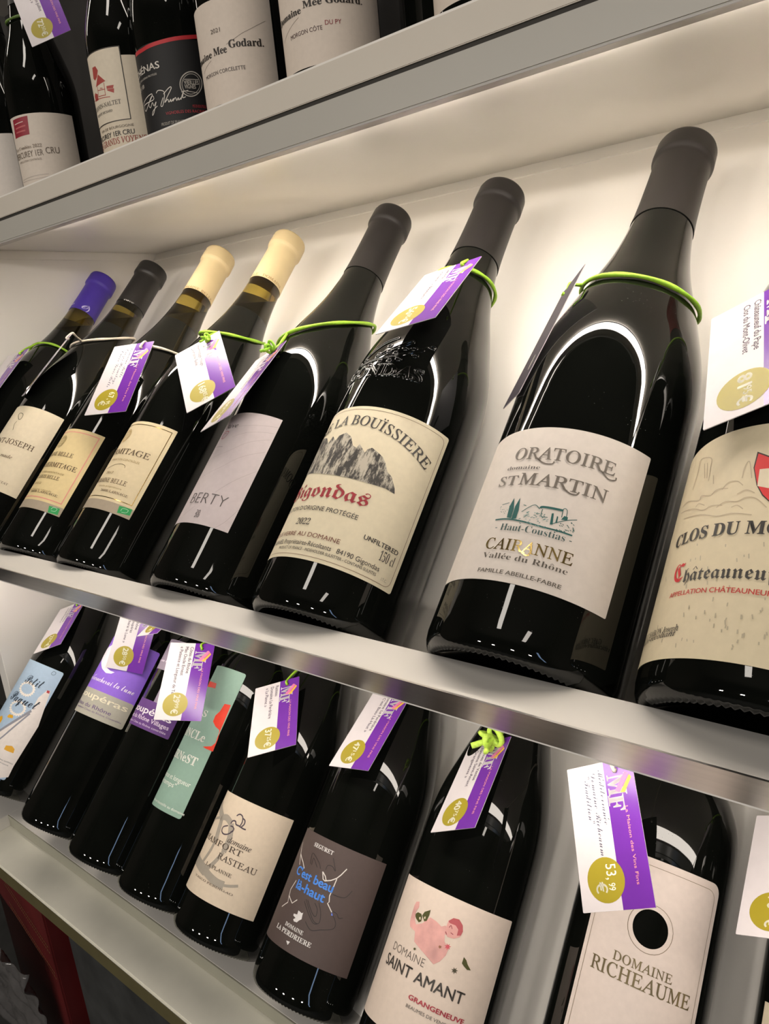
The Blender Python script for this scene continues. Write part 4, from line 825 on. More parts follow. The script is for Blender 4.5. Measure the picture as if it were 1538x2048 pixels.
 ('M4', 'label_border', 'gold', 0.9, [(-39.0, 60.0), (35.5, 60.0), (35.5, 133.3), (-39.0, 133.3), (-39.0, 60.0)]),
 ('M6', 'label_border', '#7a5a44', 0.28, [(63.0, 134.4), (62.7, 135.9), (61.8, 137.2), (60.5, 138.1), (59.0, 138.4), (-59.0, 138.4), (-60.5, 138.1), (-61.8, 137.2), (-62.7, 135.9), (-63.0, 134.4), (-63.0, 36.2), (-62.7, 34.7), (-61.8, 33.4), (-60.5, 32.5), (-59.0, 32.2), (59.0, 32.2), (60.5, 32.5), (61.8, 33.4), (62.7, 34.7), (63.0, 36.2), (63.0, 134.4)]),
 ('L8', 'label_border', '#6b5a3a', 0.3, [(53.5, 188.8), (53.0, 191.1), (51.7, 193.0), (49.8, 194.3), (47.5, 194.8), (-16.5, 194.8), (-18.8, 194.3), (-20.7, 193.0), (-22.0, 191.1), (-22.5, 188.8), (-22.5, 50.0), (-22.0, 47.7), (-20.7, 45.8), (-18.8, 44.5), (-16.5, 44.0), (47.5, 44.0), (49.8, 44.5), (51.7, 45.8), (53.0, 47.7), (53.5, 50.0), (53.5, 188.8)]),
 ('L8', 'label_border', '#6b5a3a', 0.3, [(29.0, 158.0), (28.7, 160.8), (27.9, 163.5), (26.6, 166.0), (24.9, 168.2), (22.8, 170.0), (20.4, 171.3), (17.7, 172.1), (15.0, 172.4), (12.3, 172.1), (9.6, 171.3), (7.2, 170.0), (5.1, 168.2), (3.4, 166.0), (2.1, 163.5), (1.3, 160.8), (1.0, 158.0), (1.3, 155.2), (2.1, 152.5), (3.4, 150.0), (5.1, 147.8), (7.2, 146.0), (9.6, 144.7), (12.3, 143.9), (15.0, 143.6), (17.7, 143.9), (20.4, 144.7), (22.8, 146.0), (24.9, 147.8), (26.6, 150.0), (27.9, 152.5), (28.7, 155.2), (29.0, 158.0)]),
 ('T2', 'label_border', '#3a332a', 1.5, [(-20.0, 54.6), (31.4, 54.6), (31.4, 121.4), (-20.0, 121.4)]),
 ('M3', 'emblem', '#8a7a4a', 0.5, [(0.9, 113.0), (0.5, 115.3), (-0.6, 117.2), (-2.3, 118.7), (-4.4, 119.5), (-6.6, 119.5), (-8.7, 118.7), (-10.4, 117.2), (-11.5, 115.3), (-11.9, 113.0), (-11.5, 110.7), (-10.4, 108.8), (-8.7, 107.3), (-6.6, 106.5), (-4.4, 106.5), (-2.3, 107.3), (-0.6, 108.8), (0.5, 110.7), (0.9, 113.0)]),
 ('M3', 'emblem', '#8a7a4a', 0.5, [(-0.5, 113.0), (-0.8, 114.8), (-1.7, 116.3), (-3.0, 117.5), (-4.6, 118.1), (-6.4, 118.1), (-8.0, 117.5), (-9.3, 116.3), (-10.2, 114.8), (-10.5, 113.0), (-10.2, 111.2), (-9.3, 109.7), (-8.0, 108.5), (-6.4, 107.9), (-4.6, 107.9), (-3.0, 108.5), (-1.7, 109.7), (-0.8, 111.2), (-0.5, 113.0)]),
 ('M3', 'emblem', '#8a7a4a', 0.6, [(-9.5, 109.5), (-7.5, 111.5)]),
 ('M3', 'emblem', '#8a7a4a', 0.6, [(-6.5, 109.5), (-4.5, 111.5)]),
 ('M3', 'emblem', '#8a7a4a', 0.6, [(-3.5, 109.5), (-1.5, 111.5)]),
 ('M3', 'emblem', '#8a7a4a', 0.6, [(-9.5, 112.5), (-7.5, 114.5)]),
 ('M3', 'emblem', '#8a7a4a', 0.6, [(-6.5, 112.5), (-4.5, 114.5)]),
 ('M3', 'emblem', '#8a7a4a', 0.6, [(-3.5, 112.5), (-1.5, 114.5)]),
 ('M3', 'emblem', '#8a7a4a', 0.6, [(-9.5, 115.5), (-7.5, 117.5)]),
 ('M3', 'emblem', '#8a7a4a', 0.6, [(-6.5, 115.5), (-4.5, 117.5)]),
 ('M3', 'emblem', '#8a7a4a', 0.6, [(-3.5, 115.5), (-1.5, 117.5)]),
 ('M4', 'emblem', '#a98b3e', 0.5, [(-3.6, 122.0), (-4.0, 124.3), (-5.1, 126.2), (-6.8, 127.7), (-8.9, 128.5), (-11.1, 128.5), (-13.2, 127.7), (-14.9, 126.2), (-16.0, 124.3), (-16.4, 122.0), (-16.0, 119.7), (-14.9, 117.8), (-13.2, 116.3), (-11.1, 115.5), (-8.9, 115.5), (-6.8, 116.3), (-5.1, 117.8), (-4.0, 119.7), (-3.6, 122.0)]),
 ('M4', 'emblem', '#a98b3e', 0.5, [(-5.0, 122.0), (-5.3, 123.8), (-6.2, 125.3), (-7.5, 126.5), (-9.1, 127.1), (-10.9, 127.1), (-12.5, 126.5), (-13.8, 125.3), (-14.7, 123.8), (-15.0, 122.0), (-14.7, 120.2), (-13.8, 118.7), (-12.5, 117.5), (-10.9, 116.9), (-9.1, 116.9), (-7.5, 117.5), (-6.2, 118.7), (-5.3, 120.2), (-5.0, 122.0)]),
 ('M4', 'emblem', '#a98b3e', 0.6, [(-14.0, 118.5), (-12.0, 120.5)]),
 ('M4', 'emblem', '#a98b3e', 0.6, [(-11.0, 118.5), (-9.0, 120.5)]),
 ('M4', 'emblem', '#a98b3e', 0.6, [(-8.0, 118.5), (-6.0, 120.5)]),
 ('M4', 'emblem', '#a98b3e', 0.6, [(-14.0, 121.5), (-12.0, 123.5)]),
 ('M4', 'emblem', '#a98b3e', 0.6, [(-11.0, 121.5), (-9.0, 123.5)]),
 ('M4', 'emblem', '#a98b3e', 0.6, [(-8.0, 121.5), (-6.0, 123.5)]),
 ('M4', 'emblem', '#a98b3e', 0.6, [(-14.0, 124.5), (-12.0, 126.5)]),
 ('M4', 'emblem', '#a98b3e', 0.6, [(-11.0, 124.5), (-9.0, 126.5)]),
 ('M4', 'emblem', '#a98b3e', 0.6, [(-8.0, 124.5), (-6.0, 126.5)]),
]
CAPTEXT = [
 ('M3', 'DOMAINE BELLE', 'serif', -8, 34, 338, 3.0, '#8a6a3a'),
 ('M4', 'DOMAINE BELLE', 'serif', -38, 4, 338, 3.0, '#8a6a3a'),
 ('M4', 'DOMAINE', 'serif', 9, 32, 338, 3.0, '#8a6a3a'),
 ('M2', 'domaine', 'ital', -14, -3, 338, 2.6, '#c9c4be'),
 ('M2', 'cave', 'ital', 8, 20, 336, 2.6, '#c9c4be'),
 ('M1', 'yo', 'scriptm', -12, 2, 345, 6, '#cfc8ee'),
 ('M1', 'O)', 'scriptm', 14, 24, 342, 7, '#cfc8ee'),
]
TAGS = [
 ('M1', [-0.89853, 0.40352, -0.01252], [0.9827, 0.1151, 0.1453], [0.1817, -0.7532, -0.6322], ['Saint-Joseph'], None, False, 'price tag on green cord hanging from the violet capsule magnum', 'green', ('M1', 264.4, 1.9, 6.3), None, False),
 ('M2', [-0.78792, 0.40681, -0.00341], [0.919, -0.3909, 0.0517], [-0.2456, -0.6699, -0.7006], ['Saint-Joseph'], None, False, 'dark edge-on price tag beside the cream label with curl emblem', 'white', ('M2', 279.0, -24, 8.2), None, False),
 ('M3', [-0.62112, 0.38884, -0.02109], [0.9476, 0.3179, 0.0301], [0.2477, -0.6723, -0.6976], ['Domaine Belle', 'Crozes Hermitage', 'Cuvée Louis Belle'], ('67,', '95', '€'), True, 'handwritten price tag on white cord above the pink bordered label', 'white', ('M3', 245, -8.7, 5.7), None, False),
 ('M4', [-0.51797, 0.40701, -0.02029], [0.7149, 0.5866, 0.3805], [0.6837, -0.4724, -0.5563], ['Hermitage rouge', 'Domaine Belle'], ('168', '85', '€'), False, 'price tag twisted cornerwise above the gold bordered label', 'green', ('M4', 266.9, -18, -3.5), (1.1, '#9ccc3a'), False),
 ('M5', [-0.42901, 0.37289, -0.03236], [0.9468, -0.1298, 0.2946], [0.0592, -0.8292, -0.5558], ['Visan - Domaine Berty', '« Rêve »'], ('80', '95', '€'), False, 'price tag seen nearly edge-on with a green knot above the pale label', 'green', ('M5', 252, -24, 15), (1.3, '#8fc52f'), False),
 ('M6', [-0.2792, 0.41573, 0.01927], [0.9882, 0.0377, 0.1486], [0.1009, -0.8898, -0.445], ['Gigondas', 'Domaine La Bouïssière'], ('56', '05', '€'), False, 'price tag on the neck of the mountain engraving magnum', 'green', ('M6', 288.8, -1.4, 1.8), None, False),
 ('M7', [-0.19664, 0.41151, -0.01569], [0.6222, -0.7264, 0.2918], [-0.2627, -0.5449, -0.7963], [], None, False, 'purple back of a price tag turned to the white panel', 'green', ('M7', 252.9, -11.6, -7.1), None, True),
 ('M8', [-0.07055, 0.3707, -0.02487], [0.9086, -0.0835, 0.4093], [0.1684, -0.8233, -0.542], ['Châteauneuf du Pape', 'Clos du Mont-Olivet'], ('81', '95', '€'), False, 'large price tag reading 81.95 above the castle shield label', 'green', ('M8', 262, -12, -2), None, False),
 ('L1', [-0.93372, 0.42498, -0.35152], [0.859, 0.41, 0.3067], [0.5027, -0.7892, -0.3528], ['Côtes du Rhône', '« Petit Paquet »'], ('27', '95', '€'), False, 'price tag hanging beside the pale blue label bottle', 'green', ('L1', 288, -4, 2), None, False),
 ('L2', [-0.77005, 0.43575, -0.3379], [0.8438, 0.4858, -0.2279], [0.1036, -0.5642, -0.8191], ['Côtes du Rhône', 'Domaine Poupéras', '« Je décrocherai la Lune »'], ('28', '50', '€'), False, 'price tag reading 28.50 over the lilac moon label', 'green', ('L2', 287, -4, 2), None, False),
 ('L3', [-0.69051, 0.44479, -0.29239], [0.9579, -0.035, 0.285], [0.0661, -0.9391, -0.3373], ['Côtes du Rhône Villages'], ('34', '95', '€'), False, 'price tag mostly hidden under the aluminium edge above the purple label', 'green', ('L3', 287, -4, 2), None, False),
 ('L4', [-0.60111, 0.38699, -0.33368], [0.7784, 0.6121, -0.1395], [0.4162, -0.6694, -0.6153], ['Côtes du Rhône', 'Mas Oncle Ernest', '« Patience et Longueur de Temps »'], ('29', '99', '€'), False, 'price tag reading 29.99 over the sage green label', 'green', ('L4', 287, -4, 2), None, False),
 ('L5', [-0.48612, 0.40235, -0.34936], [0.7926, 0.5704, 0.2156], [0.6095, -0.7308, -0.3073], ['Rasteau', 'Domaine La Perdrière', '« La Planne »'], ('37', '25', '€'), False, 'price tag reading 37.25 above the cream vine label', 'green', ('L5', 288, -4, 2), None, False),
 ('L6', [-0.38215, 0.42348, -0.34416], [0.9728, -0.0054, 0.2316], [0.084, -0.9234, -0.3745], ['Domaine La Perdrière', "« C'est Beau Là-Haut »"], ('47', '15', '€'), False, 'price tag reading 47.15 above the brown label', 'green', ('L6', 288, -4, 2), None, False),
 ('L7', [-0.2708, 0.41049, -0.3528], [0.8794, -0.0288, 0.4752], [0.1356, -0.9417, -0.308], ['Beaumes de Venise', 'Domaine Saint-Amant', '« Grangeneuve »'], ('40', '75', '€'), False, 'price tag reading 40.75 with a pale green knot', 'green', ('L7', 288, -4, 2), (2.6, '#b6d850'), False),
 ('L8', [-0.14474, 0.36804, -0.31653], [0.8829, 0.0932, 0.4603], [0.3964, -0.6734, -0.6241], ['Méditerranée', 'Domaine Richeaume', '"Tradition"'], ('53,', '99', '€'), True, 'handwritten price tag reading 53.99 above the door hanger label', 'white', ('L8', 287, -4, 2), None, False),
 ('L9', [-0.05295, 0.41635, -0.34107], [0.919, -0.0561, 0.3902], [0.0617, -0.9571, -0.283], ['Bandol (Provence)', 'Domaine de Terrebrune'], ('70', '99', '€'), False, 'price tag with Provence text at the edge of the bottom tier', 'green', ('L9', 287, -4, 2), None, False),
 ('T1', [-0.84034, 0.51056, 0.38653], [0.7075, 0.642, 0.2955], [0.4436, -0.0779, -0.8928], ['Domaine Theulot-Juillot', '« Les Combins »'], ('72', '50', '€'), False, 'price tag reading 72.50 hanging on the top shelf', 'dim', ('T1', 215, -5, 0), None, False),
]
ARC_S, ARC_K = 126.12, 0.00457
ARC_X0, ARC_W, ARC_CAP = -68.0, 124.5, 7.4

# ------------------------------------------------------------------ shelving
XL, XR = -4.55, 1.15
unit = root('display_shelf', Matrix.Translation(W(-1.7, 1.6, -5.02)), 'white lit shop shelving with sloped tiers and aluminium edging', 'shelf')
def part(o):
    mw = o.matrix_world.copy(); o.parent = unit; o.matrix_parent_inverse = unit.matrix_world.inverted(); return o
def shelf_part(o, label=None):
    o.parent = unit; o.matrix_parent_inverse = Matrix.Translation(-unit.location)
    if label: o['label'] = label
    return o
S2 = .70711
# middle tier: lip, sloped tray, sloped back panel
shelf_part(prism('shelf_lip', [(1.188, -.8), (1.328, -.8), (1.328, -.806), (1.64, -1.118), (1.60, -1.15), (1.388, -1.0)], XL, XR, WHITE))
shelf_part(prism('edge_strip', [(1.1818, -.8), (1.188, -.8), (1.388, -1.0), (1.3818, -1.0)], XL, XR, ALU), 'brushed aluminium edge strip')
shelf_part(prism('back_panel', [(1.5985, -1.0585), (3.3325, .6755), (3.40, .6755), (1.64, -1.098)], XL, XR, PANEL))
shelf_part(prism('panel_trim', [(3.275, .618), (3.331, .674), (3.3265, .6785), (3.2705, .6225)], XL, XR, PANEL))
shelf_part(wbox('shelf_board', XL-.38, XR, 1.60, 3.47, -1.165, -1.115, WHITE))
# bottom tier
shelf_part(wbox('shelf_board', XL, XR, 1.4823, 1.70, -2.869, -2.788, WHITE))
shelf_part(wbox('edge_strip', XL, XR, 1.4773, 1.4823, -2.869, -2.789, STRIP, bev=.0003), 'plate edge with olive grey shade painted in')
shelf_part(prism('back_panel', [(1.657, -2.788), (3.335, -1.11), (3.42, -1.11), (1.74, -2.79)], XL-.3, XR, PANEL))
shelf_part(wbox('base_board', -5.3, XR, 1.262, 1.60, -2.955, -2.869, mat('pale_base_board', (.80, .775, .67), .45, vary=.02), bev=.0015))
shelf_part(wbox('base_board', -5.3, XR, 1.257, 1.2625, -2.968, -2.880, mat('shaded_board_edge', (.10, .085, .035), .5), bev=.0004), 'base board edge with dark olive shade painted in')  # front edge of the board, its shade painted as dark olive
shelf_part(wbox('side_block', -5.3, XL, 1.30, 1.77, -2.87, -2.788, WHITE))
# side walls of the compartments
shelf_part(wbox('side_panel', XL-.10, XL, 1.75, 3.50, -1.115, .674, PANEL))
shelf_part(wbox('side_panel', XL-.38, XL-.28, 1.775, 3.50, -2.87, -1.16, PANEL))
shelf_part(wbox('panel_trim', XL, XL+.006, 1.70, 3.30, .622, .661, PANEL, bev=.0002))
# top tier: ceiling of the middle compartment, twin fascia, light profile
shelf_part(wbox('shelf_board', -6.2, XR, 2.0, 3.52, .674, .86, PANEL))
shelf_part(wbox('shelf_board', -6.2, XR, 2.062, 3.52, .86, .879, mat('top_plate', (.55, .52, .47), .5)))
shelf_part(wbox('fascia', -6.2, XR, 1.94, 2.0, .738, .828, FASCIA, bev=.0005), 'upper fascia board with warm light painted in')
shelf_part(wbox('fascia', -6.2, XR, 1.946, 2.0, .72, .738, DARK), 'dark gap between fascia boards')
shelf_part(wbox('fascia', -6.2, XR, 1.938, 2.0, .625, .724, FASCIA2, bev=.0008), 'lower fascia board with greyer shade painted in')
shelf_part(wbox('light_profile', -6.2, XR, 1.941, 1.9815, .6215, .626, mat('satin_profile', (.50, .47, .44), .4, vary=.02), bev=.0002), 'light profile under the fascia')
shelf_part(wbox('top_back_panel', -6.2, XR, 3.45, 3.50, .879, 2.75, mat('dark_back', (.02, .018, .016), .6)))
shelf_part(wbox('shelf_board', -6.2, XR, 2.06, 3.52, 2.70, 2.80, WHITE))
def led(y, z, ny, nz, power, wdt, x0=XL+.03, x1=XR):
    nrm = Vector((0, ny, nz)).normalized(); tv = Vector((0, -nrm.z, nrm.y))*wdt/2
    c = Vector((0, y, z)); bm = bmesh.new()
    q = [c-tv, c+tv, c+tv-nrm*.012, c-tv-nrm*.012]
    a = [bm.verts.new(W(x0, p.y, p.z)) for p in q]; b = [bm.verts.new(W(x1, p.y, p.z)) for p in q]
    bm.faces.new(a); bm.faces.new(b[::-1])
    for i in range(4): bm.faces.new((a[i], a[(i+1) % 4], b[(i+1) % 4], b[i]))
    bmesh.ops.recalc_face_normals(bm, faces=bm.faces[:])
    me = bpy.data.meshes.new('light_strip')
    bm.faces.ensure_lookup_table(); bm.normal_update()
    for f_ in bm.faces: f_.material_index = 0 if f_.normal.dot(nrm) > .9 else 1
    bm.to_mesh(me); bm.free()
    me.materials.append(mat('led_%g' % power, (1, .905, .80), emit=power)); me.materials.append(ALU)
    o = bpy.data.objects.new('light_strip', me); COL.objects.link(o); shelf_part(o, 'glowing LED light strip')
led(2.030, .6625, -.05, -1, LED_POWER[0], .085, XL+.75)
led(2.085, .6640, .96, -.28, LED_POWER[0]*.8, .016, XL+.75)  # extra back-facing strip, added to brighten the ceiling and upper panel
led(1.70, -1.180, .30, -.95, LED_POWER[1], .11, XL-.2)
led(2.16, 2.67, .35, -.94, LED_POWER[2], .05, -6.0)
# ------------------------------------------------------------------ room shell
def shell(name, lo, hi, material):
    o = mesh_obj(name, box_bm(lo, hi), material); o['kind'] = 'structure'; return o
shell('floor', (-3.2, -3.2, -.05), (2.6, 1.3, 0), mat('grey_floor', (.05, .05, .047), .6, vary=.3, scale=14))
shell('wall_back', (-3.2, .80, 0), (2.6, .90, 3.0), mat('dark_wall', (.05, .047, .043), .8))
shell('wall_front', (-3.2, -3.2, 0), (2.6, -3.1, 3.0), mat('dim_wall', (.09, .075, .06), .8))
shell('wall_left', (-3.2, -3.2, 0), (-3.1, 1.3, 3.0), mat('dim_wall', (.09, .075, .06), .8))
shell('wall_right', (2.5, -3.2, 0), (2.6, 1.3, 3.0), mat('dim_wall', (.09, .075, .06), .8))
shell('ceiling', (-3.2, -3.2, 3.0), (2.6, 1.3, 3.05), mat('dim_ceiling', (.10, .09, .08), .8))
shelf_part(wbox('plinth', -3.86, XR, 1.40, 1.45, -5.02, -2.95, mat('charcoal_plinth', (.030, .031, .030), .6, vary=.35, scale=25)))

# ------------------------------------------------------------------ bottles and their labels
G = {'M': 'magnum bottles lying back on the middle tier', 'L': 'bottles lying back on the bottom tier', 'T': 'upright bottles on the top shelf'}
BOT = {}
for row in BOTTLES:
    key, X, Y, Z, r, L, lean, up, kind, lab, capc, opt = row
    BOT[key] = bottle(key, X, Y, Z, r, L, lean, up, kind, lab, G[key[0]], capc, seg=180 if key[0] != 'T' else 96, **opt)
for x, y in ((-1.79, 2.96), (-3.95, 2.95)):
    bottle('B', x, y, .879, .2024, 1.45, 0, True, 'burg', {-1.79: 'dark bottle standing in the second row between two pale labels', -3.95: 'dark bottle in the second row behind the red square crest bottle'}[x], 'second row bottles on the top shelf', (.02, .02, .02), seg=72)
LAB = {}
for key, a0, a1, s0, s1, colr, kw in LABELS:
    ro, pr = BOT[key]
    kw = dict(kw); nm = kw.pop('name', 'label'); rough = kw.pop('rough', None)
    o = label_patch(nm, pr, a0, a1, s0, s1, PAPER(colr), ro, off=kw.pop('off', .25), **kw)
    LAB.setdefault(key, o)
ART = {}
for key, name, col_, w, P in SHAPES:
    it = ribbon2d(P, w, name not in ('dotted_trail', 'sunburst', 'label_border')) if w else fill2d(P)
    ART.setdefault((key, name, col_, 0), []).append(it)
BLK = {}
for key, s, sty, aL, aR, base, cap, col_ in sorted(TEXTS, key=lambda q: (q[0], q[5])):
    lst = BLK.setdefault((key, col_), [[base, 0]])
    if base-lst[-1][0] > 13: lst.append([base, lst[-1][1]+1])
    lst[-1][0] = base
    ART.setdefault((key, 'lettering', col_, lst[-1][1]), []).append(place_text(s, sty, aL, aR, base, cap))
# the domaine name bent along a shallow arc on the mountain label
V, F, w = text2d('DOMAINE LA BOUÏSSIERE', 'serif'); k = ARC_W/w
def arcpt(x, y):
    a = ARC_X0+x*k; s = ARC_S-ARC_K*a*a; t = Vector((1, -2*ARC_K*a, 0)).normalized()
    return (a-t.y*y*ARC_CAP, s+t.x*y*ARC_CAP)
ART.setdefault(('M6', 'lettering', '#3b3733', 99), []).append(([arcpt(*v) for v in V], F))
order = {'label_field': .33, 'crest_panel': .33, 'stamp': .4, 'red_band': .33, 'moon': .36, 'label_border': .34}
cnt = {}
for (key, name, col_, blk), items in ART.items():
    ro, pr = BOT[key]
    cnt[(key, name)] = cnt.get((key, name), 0)+(0 if name == 'lettering' and blk else 1)
    off = order.get(name, .40)+.035*cnt.get((key, name), 1)+(.08 if name == 'lettering' else 0)
    mesh_obj(name, wrap(art_bm(items, 1.6), pr, off), ink(col_), LAB.get(key) or ro)
# raised glass lettering and vine branch on the shoulder of the mountain-label magnum
ro, pr = BOT['M6']
emb = [place_text('GIGONDAS', 'serif', -51, 33, 166.5, 9.6)]
emb += [ribbon2d([(-34, 178), (-16, 180), (4, 182), (20, 189), (28, 196)], 1.1), ribbon2d([(-8, 183), (4, 190), (16, 198)], 2.2), ribbon2d([(-20, 185), (-8, 195), (4, 201)], 1.8)]
for x, y in ((-30, 175), (-25, 182), (-18, 183), (-6, 186), (2, 188), (8, 186), (13, 191), (19, 192), (24, 192), (-2, 179), (6, 179), (-10, 177), (12, 181), (22, 186), (0, 193), (30, 197)):
    emb.append(fill2d([(x+2.0*math.cos(t*.7854), y+1.3*math.sin(t*.7854)) for t in range(8)]))
src = art_bm(emb)
bmesh.ops.remove_doubles(src, verts=src.verts[:], dist=.02)
nb = {}
for e in src.edges:
    if len(e.link_faces) == 1:
        p, q = e.verts; nb.setdefault(p, []).append(q); nb.setdefault(q, []).append(p)
bm = bmesh.new(); seen = set()
for st in nb:
    if st in seen: continue
    loop_ = [st]; seen.add(st)
    while True:
        nx = [v for v in nb[loop_[-1]] if v not in seen]
        if not nx: break
        loop_.append(nx[0]); seen.add(nx[0])
    P = [v.co.copy() for v in loop_]
    if len(P) < 4: continue
    Q = []
    for p, q in zip(P, P[1:]+P[:1]):
        k = max(1, int((q-p).length/.7)); Q += [p+(q-p)*i/k for i in range(k)]
    n_ = len(Q); rings = []
    for i in range(n_):
        t_ = (Q[(i+1) % n_]-Q[i-1])
        t_ = t_.normalized() if t_.length > 1e-6 else Vector((1, 0, 0)); s_ = Vector((-t_.y, t_.x, 0))
        rings.append([bm.verts.new((Q[i].x+s_.x*w_, Q[i].y+s_.y*w_, z_)) for w_, z_ in ((-.85, 0), (-.5, .42), (0, .6), (.5, .42), (.85, 0))])
    for i in range(n_):
        A_, B_ = rings[i], rings[(i+1) % n_]
        for k in range(4): bm.faces.new((A_[k], B_[k], B_[k+1], A_[k+1]))
src.free()
wrap(bm, pr, -.05, False); bmesh.ops.recalc_face_normals(bm, faces=bm.faces[:])
mesh_obj('raised_lettering', bm, GLASS, ro, True)
# writing round the capsules
for key, s, sty, aL, aR, base, cap, col_ in CAPTEXT:
    ro, pr = BOT[key]
    q = Prof('burg', pr(base)+.8, pr.L)
    V, F = place_text(s, sty, aL, aR, base, cap)
    bm = art_bm([(V, F)], 1.2); cp = [c for c in ro.children if c.name.startswith('capsule')][0]
    for v in bm.verts:
        a, s_ = v.co.x, v.co.y; Rr = pr(s_)+.75; th = a/pr(base); v.co = (Rr*.001*math.sin(th), -Rr*.001*math.cos(th), s_*.001)
    mesh_obj('lettering', bm, ink(col_), cp)

# ------------------------------------------------------------------ hanging price tags
CWD, CHT = 47.5, 85.5
CARD = mat('tag_card', (.62, .575, .585), .42, vary=.02, scale=120)
PURP = mat('tag_purple', '#6a2f96', .22, vary=.05, scale=60)
BACK_SHADE = mat('tag_back_shaded', '#37303c', .5)  # card back darkened so the colour carries its shade
OLIVE = mat('tag_olive_sticker', '#9c8d22', .40, vary=.03)
def rot_text(s, sty, x0, y0, length, cap):
    V, F, w = text2d(s, sty); k = length/w if length else cap
    return [(x0+v[1]*cap, y0-v[0]*k) for v in V], F
def flat(name, items, mtl, parent, z):
    bm = art_bm(items)
    for v in bm.verts: v.co = Vector((v.co.x*.001, v.co.y*.001, z*.001))
    return mesh_obj(name, bm, mtl, parent)
HOLE = (11.0, 36.3)
def price_tag(key, c, wv, lv, lines, price, hand, label, cord, loop, knot, flip, gname):
    w = Vector(wv); dn = Vector(lv); yv = -dn
    if flip: w = -w
    nrm = w.cross(yv); mt = Matrix.Identity(4)
    for i in range(3): mt[i][0] = w[i]; mt[i][1] = yv[i]; mt[i][2] = nrm[i]
    mt.translation = Vector(c)+Vector((0, 0, CAMZ))
    ro = root('price_tag', mt, label, 'price tag', gname)
    hole = [(HOLE[0]+1.9*math.cos(t*.5236), HOLE[1]+1.9*math.sin(t*.5236)) for t in range(12)]
    x1, y1 = CWD/2, CHT/2
    V, F = fill2d(rrect(-x1, x1, -y1, y1, .6, 2), (hole,))
    bm = art_bm([(V, F)])
    ret = bmesh.ops.extrude_face_region(bm, geom=bm.faces[:])
    for v in ret['geom']:
        if isinstance(v, bmesh.types.BMVert): v.co.z = .45
    for v in bm.verts: v.co = Vector((v.co.x, v.co.y, v.co.z-.225))*.001
    bmesh.ops.recalc_face_normals(bm, faces=bm.faces[:])
    card = mesh_obj('card', bm, CARD, ro)
    xb = x1-.43*CWD
    band = flat('purple_band', [fill2d([(xb, -y1), (x1, -y1), (x1, y1), (xb, y1)], (hole,))], PURP, ro, .26)
    flat('card_back', [fill2d([(-x1, -y1), (x1, -y1), (x1, y1), (-x1, y1)], (hole,))], BACK_SHADE, ro, -.26)
    # shop monogram with its two flashes
    lg = [rot_text('M', 'serifb', xb+1.5, y1-9, 13, 12.5), rot_text('F', 'serifb', xb+.6, y1-21.5, 9.5, 10.5)]
    flat('monogram', lg, mat('tag_white', (.74, .70, .72), .4), band, .30)
    flat('monogram', [fill2d([(xb+6, y1-19), (xb+9, y1-20.5), (xb+17, y1-10), (xb+14.5, y1-8)])], ink('#d0709c'), band, .33)
    flat('monogram', [fill2d([(xb+9.5, y1-20.5), (xb+12.5, y1-21), (xb+18.5, y1-12.5), (xb+17.2, y1-10.5)])], ink('#d8a53a'), band, .33)
    flat('lettering', [rot_text('La Maison des Vins Fins' if hand else 'LA MAISON DES VINS FINS', 'sans', xb+11.2, y1-29, 44, 2.0)], ink('#e08f86'), band, .30)
    cx, cy, rr = -x1+.385*CWD, y1-.805*CHT, 12.6
    stk = flat('price_sticker', [fill2d([(cx+rr*math.cos(t*.19635), cy+rr*math.sin(t*.19635)) for t in range(32)])], OLIVE, ro, .32)
    if price:
        big, small, sym = price
        it = []
        if hand:
            it = [rot_text(big, 'scriptm', cx+1.0, cy+8.5, 8.5, 6.0), rot_text(small, 'scriptm', cx+1.5, cy-2, 4, 4.0), rot_text('€', 'sansm', cx-7, cy-1, 6, 7)]
        else:
            n = len(big); bl = 4.1*n
            it = [rot_text(big, 'sansb', cx-2.8, cy+10.0, bl, 6.4), rot_text(small, 'sansm', cx-.2, cy+10.0-bl-.7, 5.2, 3.8), rot_text('€', 'sansb', cx-2.8, cy+10.0-bl-6.8, 5.0, 6.4)]
        flat('lettering', it, mat('tag_ivory', (.90, .88, .72), .4), stk, .36)
    it = []
    for i, ln in enumerate(lines):
        x = xb-4.6-i*5.3; V, F, wd = text2d(ln, 'script' if hand else 'sans'); cap = 3.6 if hand else 3.3
        lnlen = min(wd*cap*(1.0 if hand else .95), 64)
        it.append(rot_text(ln, 'script' if hand else 'sansm', x, y1-4.5-(1.5 if hand else 0)*i, lnlen, cap))
    if it: flat('lettering', it, ink('#3d3a55' if hand else '#4a3c50'), card, .27)
    # cord round the neck
    bk, s0, A, B = loop
    bro, pr = BOT[bk]; Mi = bro.matrix_world
    cm = mat('cord_'+cord, {'green': '#8fba2c', 'white': '#cfc4b4', 'dim': '#55702a'}[cord], .6, vary=.12, scale=500)
    def ringpt(ph):
        s = s0+A*math.cos(ph)+B*math.sin(ph); rho = pr(s)+2.2
        return Mi @ Vector((rho*.001*math.sin(ph), -rho*.001*math.cos(ph), s*.001))
    P = [ringpt(2*math.pi*k/56) for k in range(56)]
    inv = mt.inverted()
    hp = mt @ Vector((HOLE[0]*.001, HOLE[1]*.001, 0)); hf = mt @ Vector((HOLE[0]*.001, HOLE[1]*.001, .0016)); hb = mt @ Vector((HOLE[0]*.001, HOLE[1]*.001, -.0016))
    top = mt @ Vector(((HOLE[0]+.6)*.001, (CHT/2+1.2)*.001, 0))
    i0 = min(range(56), key=lambda k: (P[k]-hp).length)
    bm = tube_bm(P, .0014, True, 8, None, .9)
    j = P[i0]
    tube_bm(smooth_path([j, (j+top)/2, top, hf, hp, hb], 4), .0012, False, 8, bm, .9)
    loc = bm
    for v in loc.verts: v.co = inv @ v.co
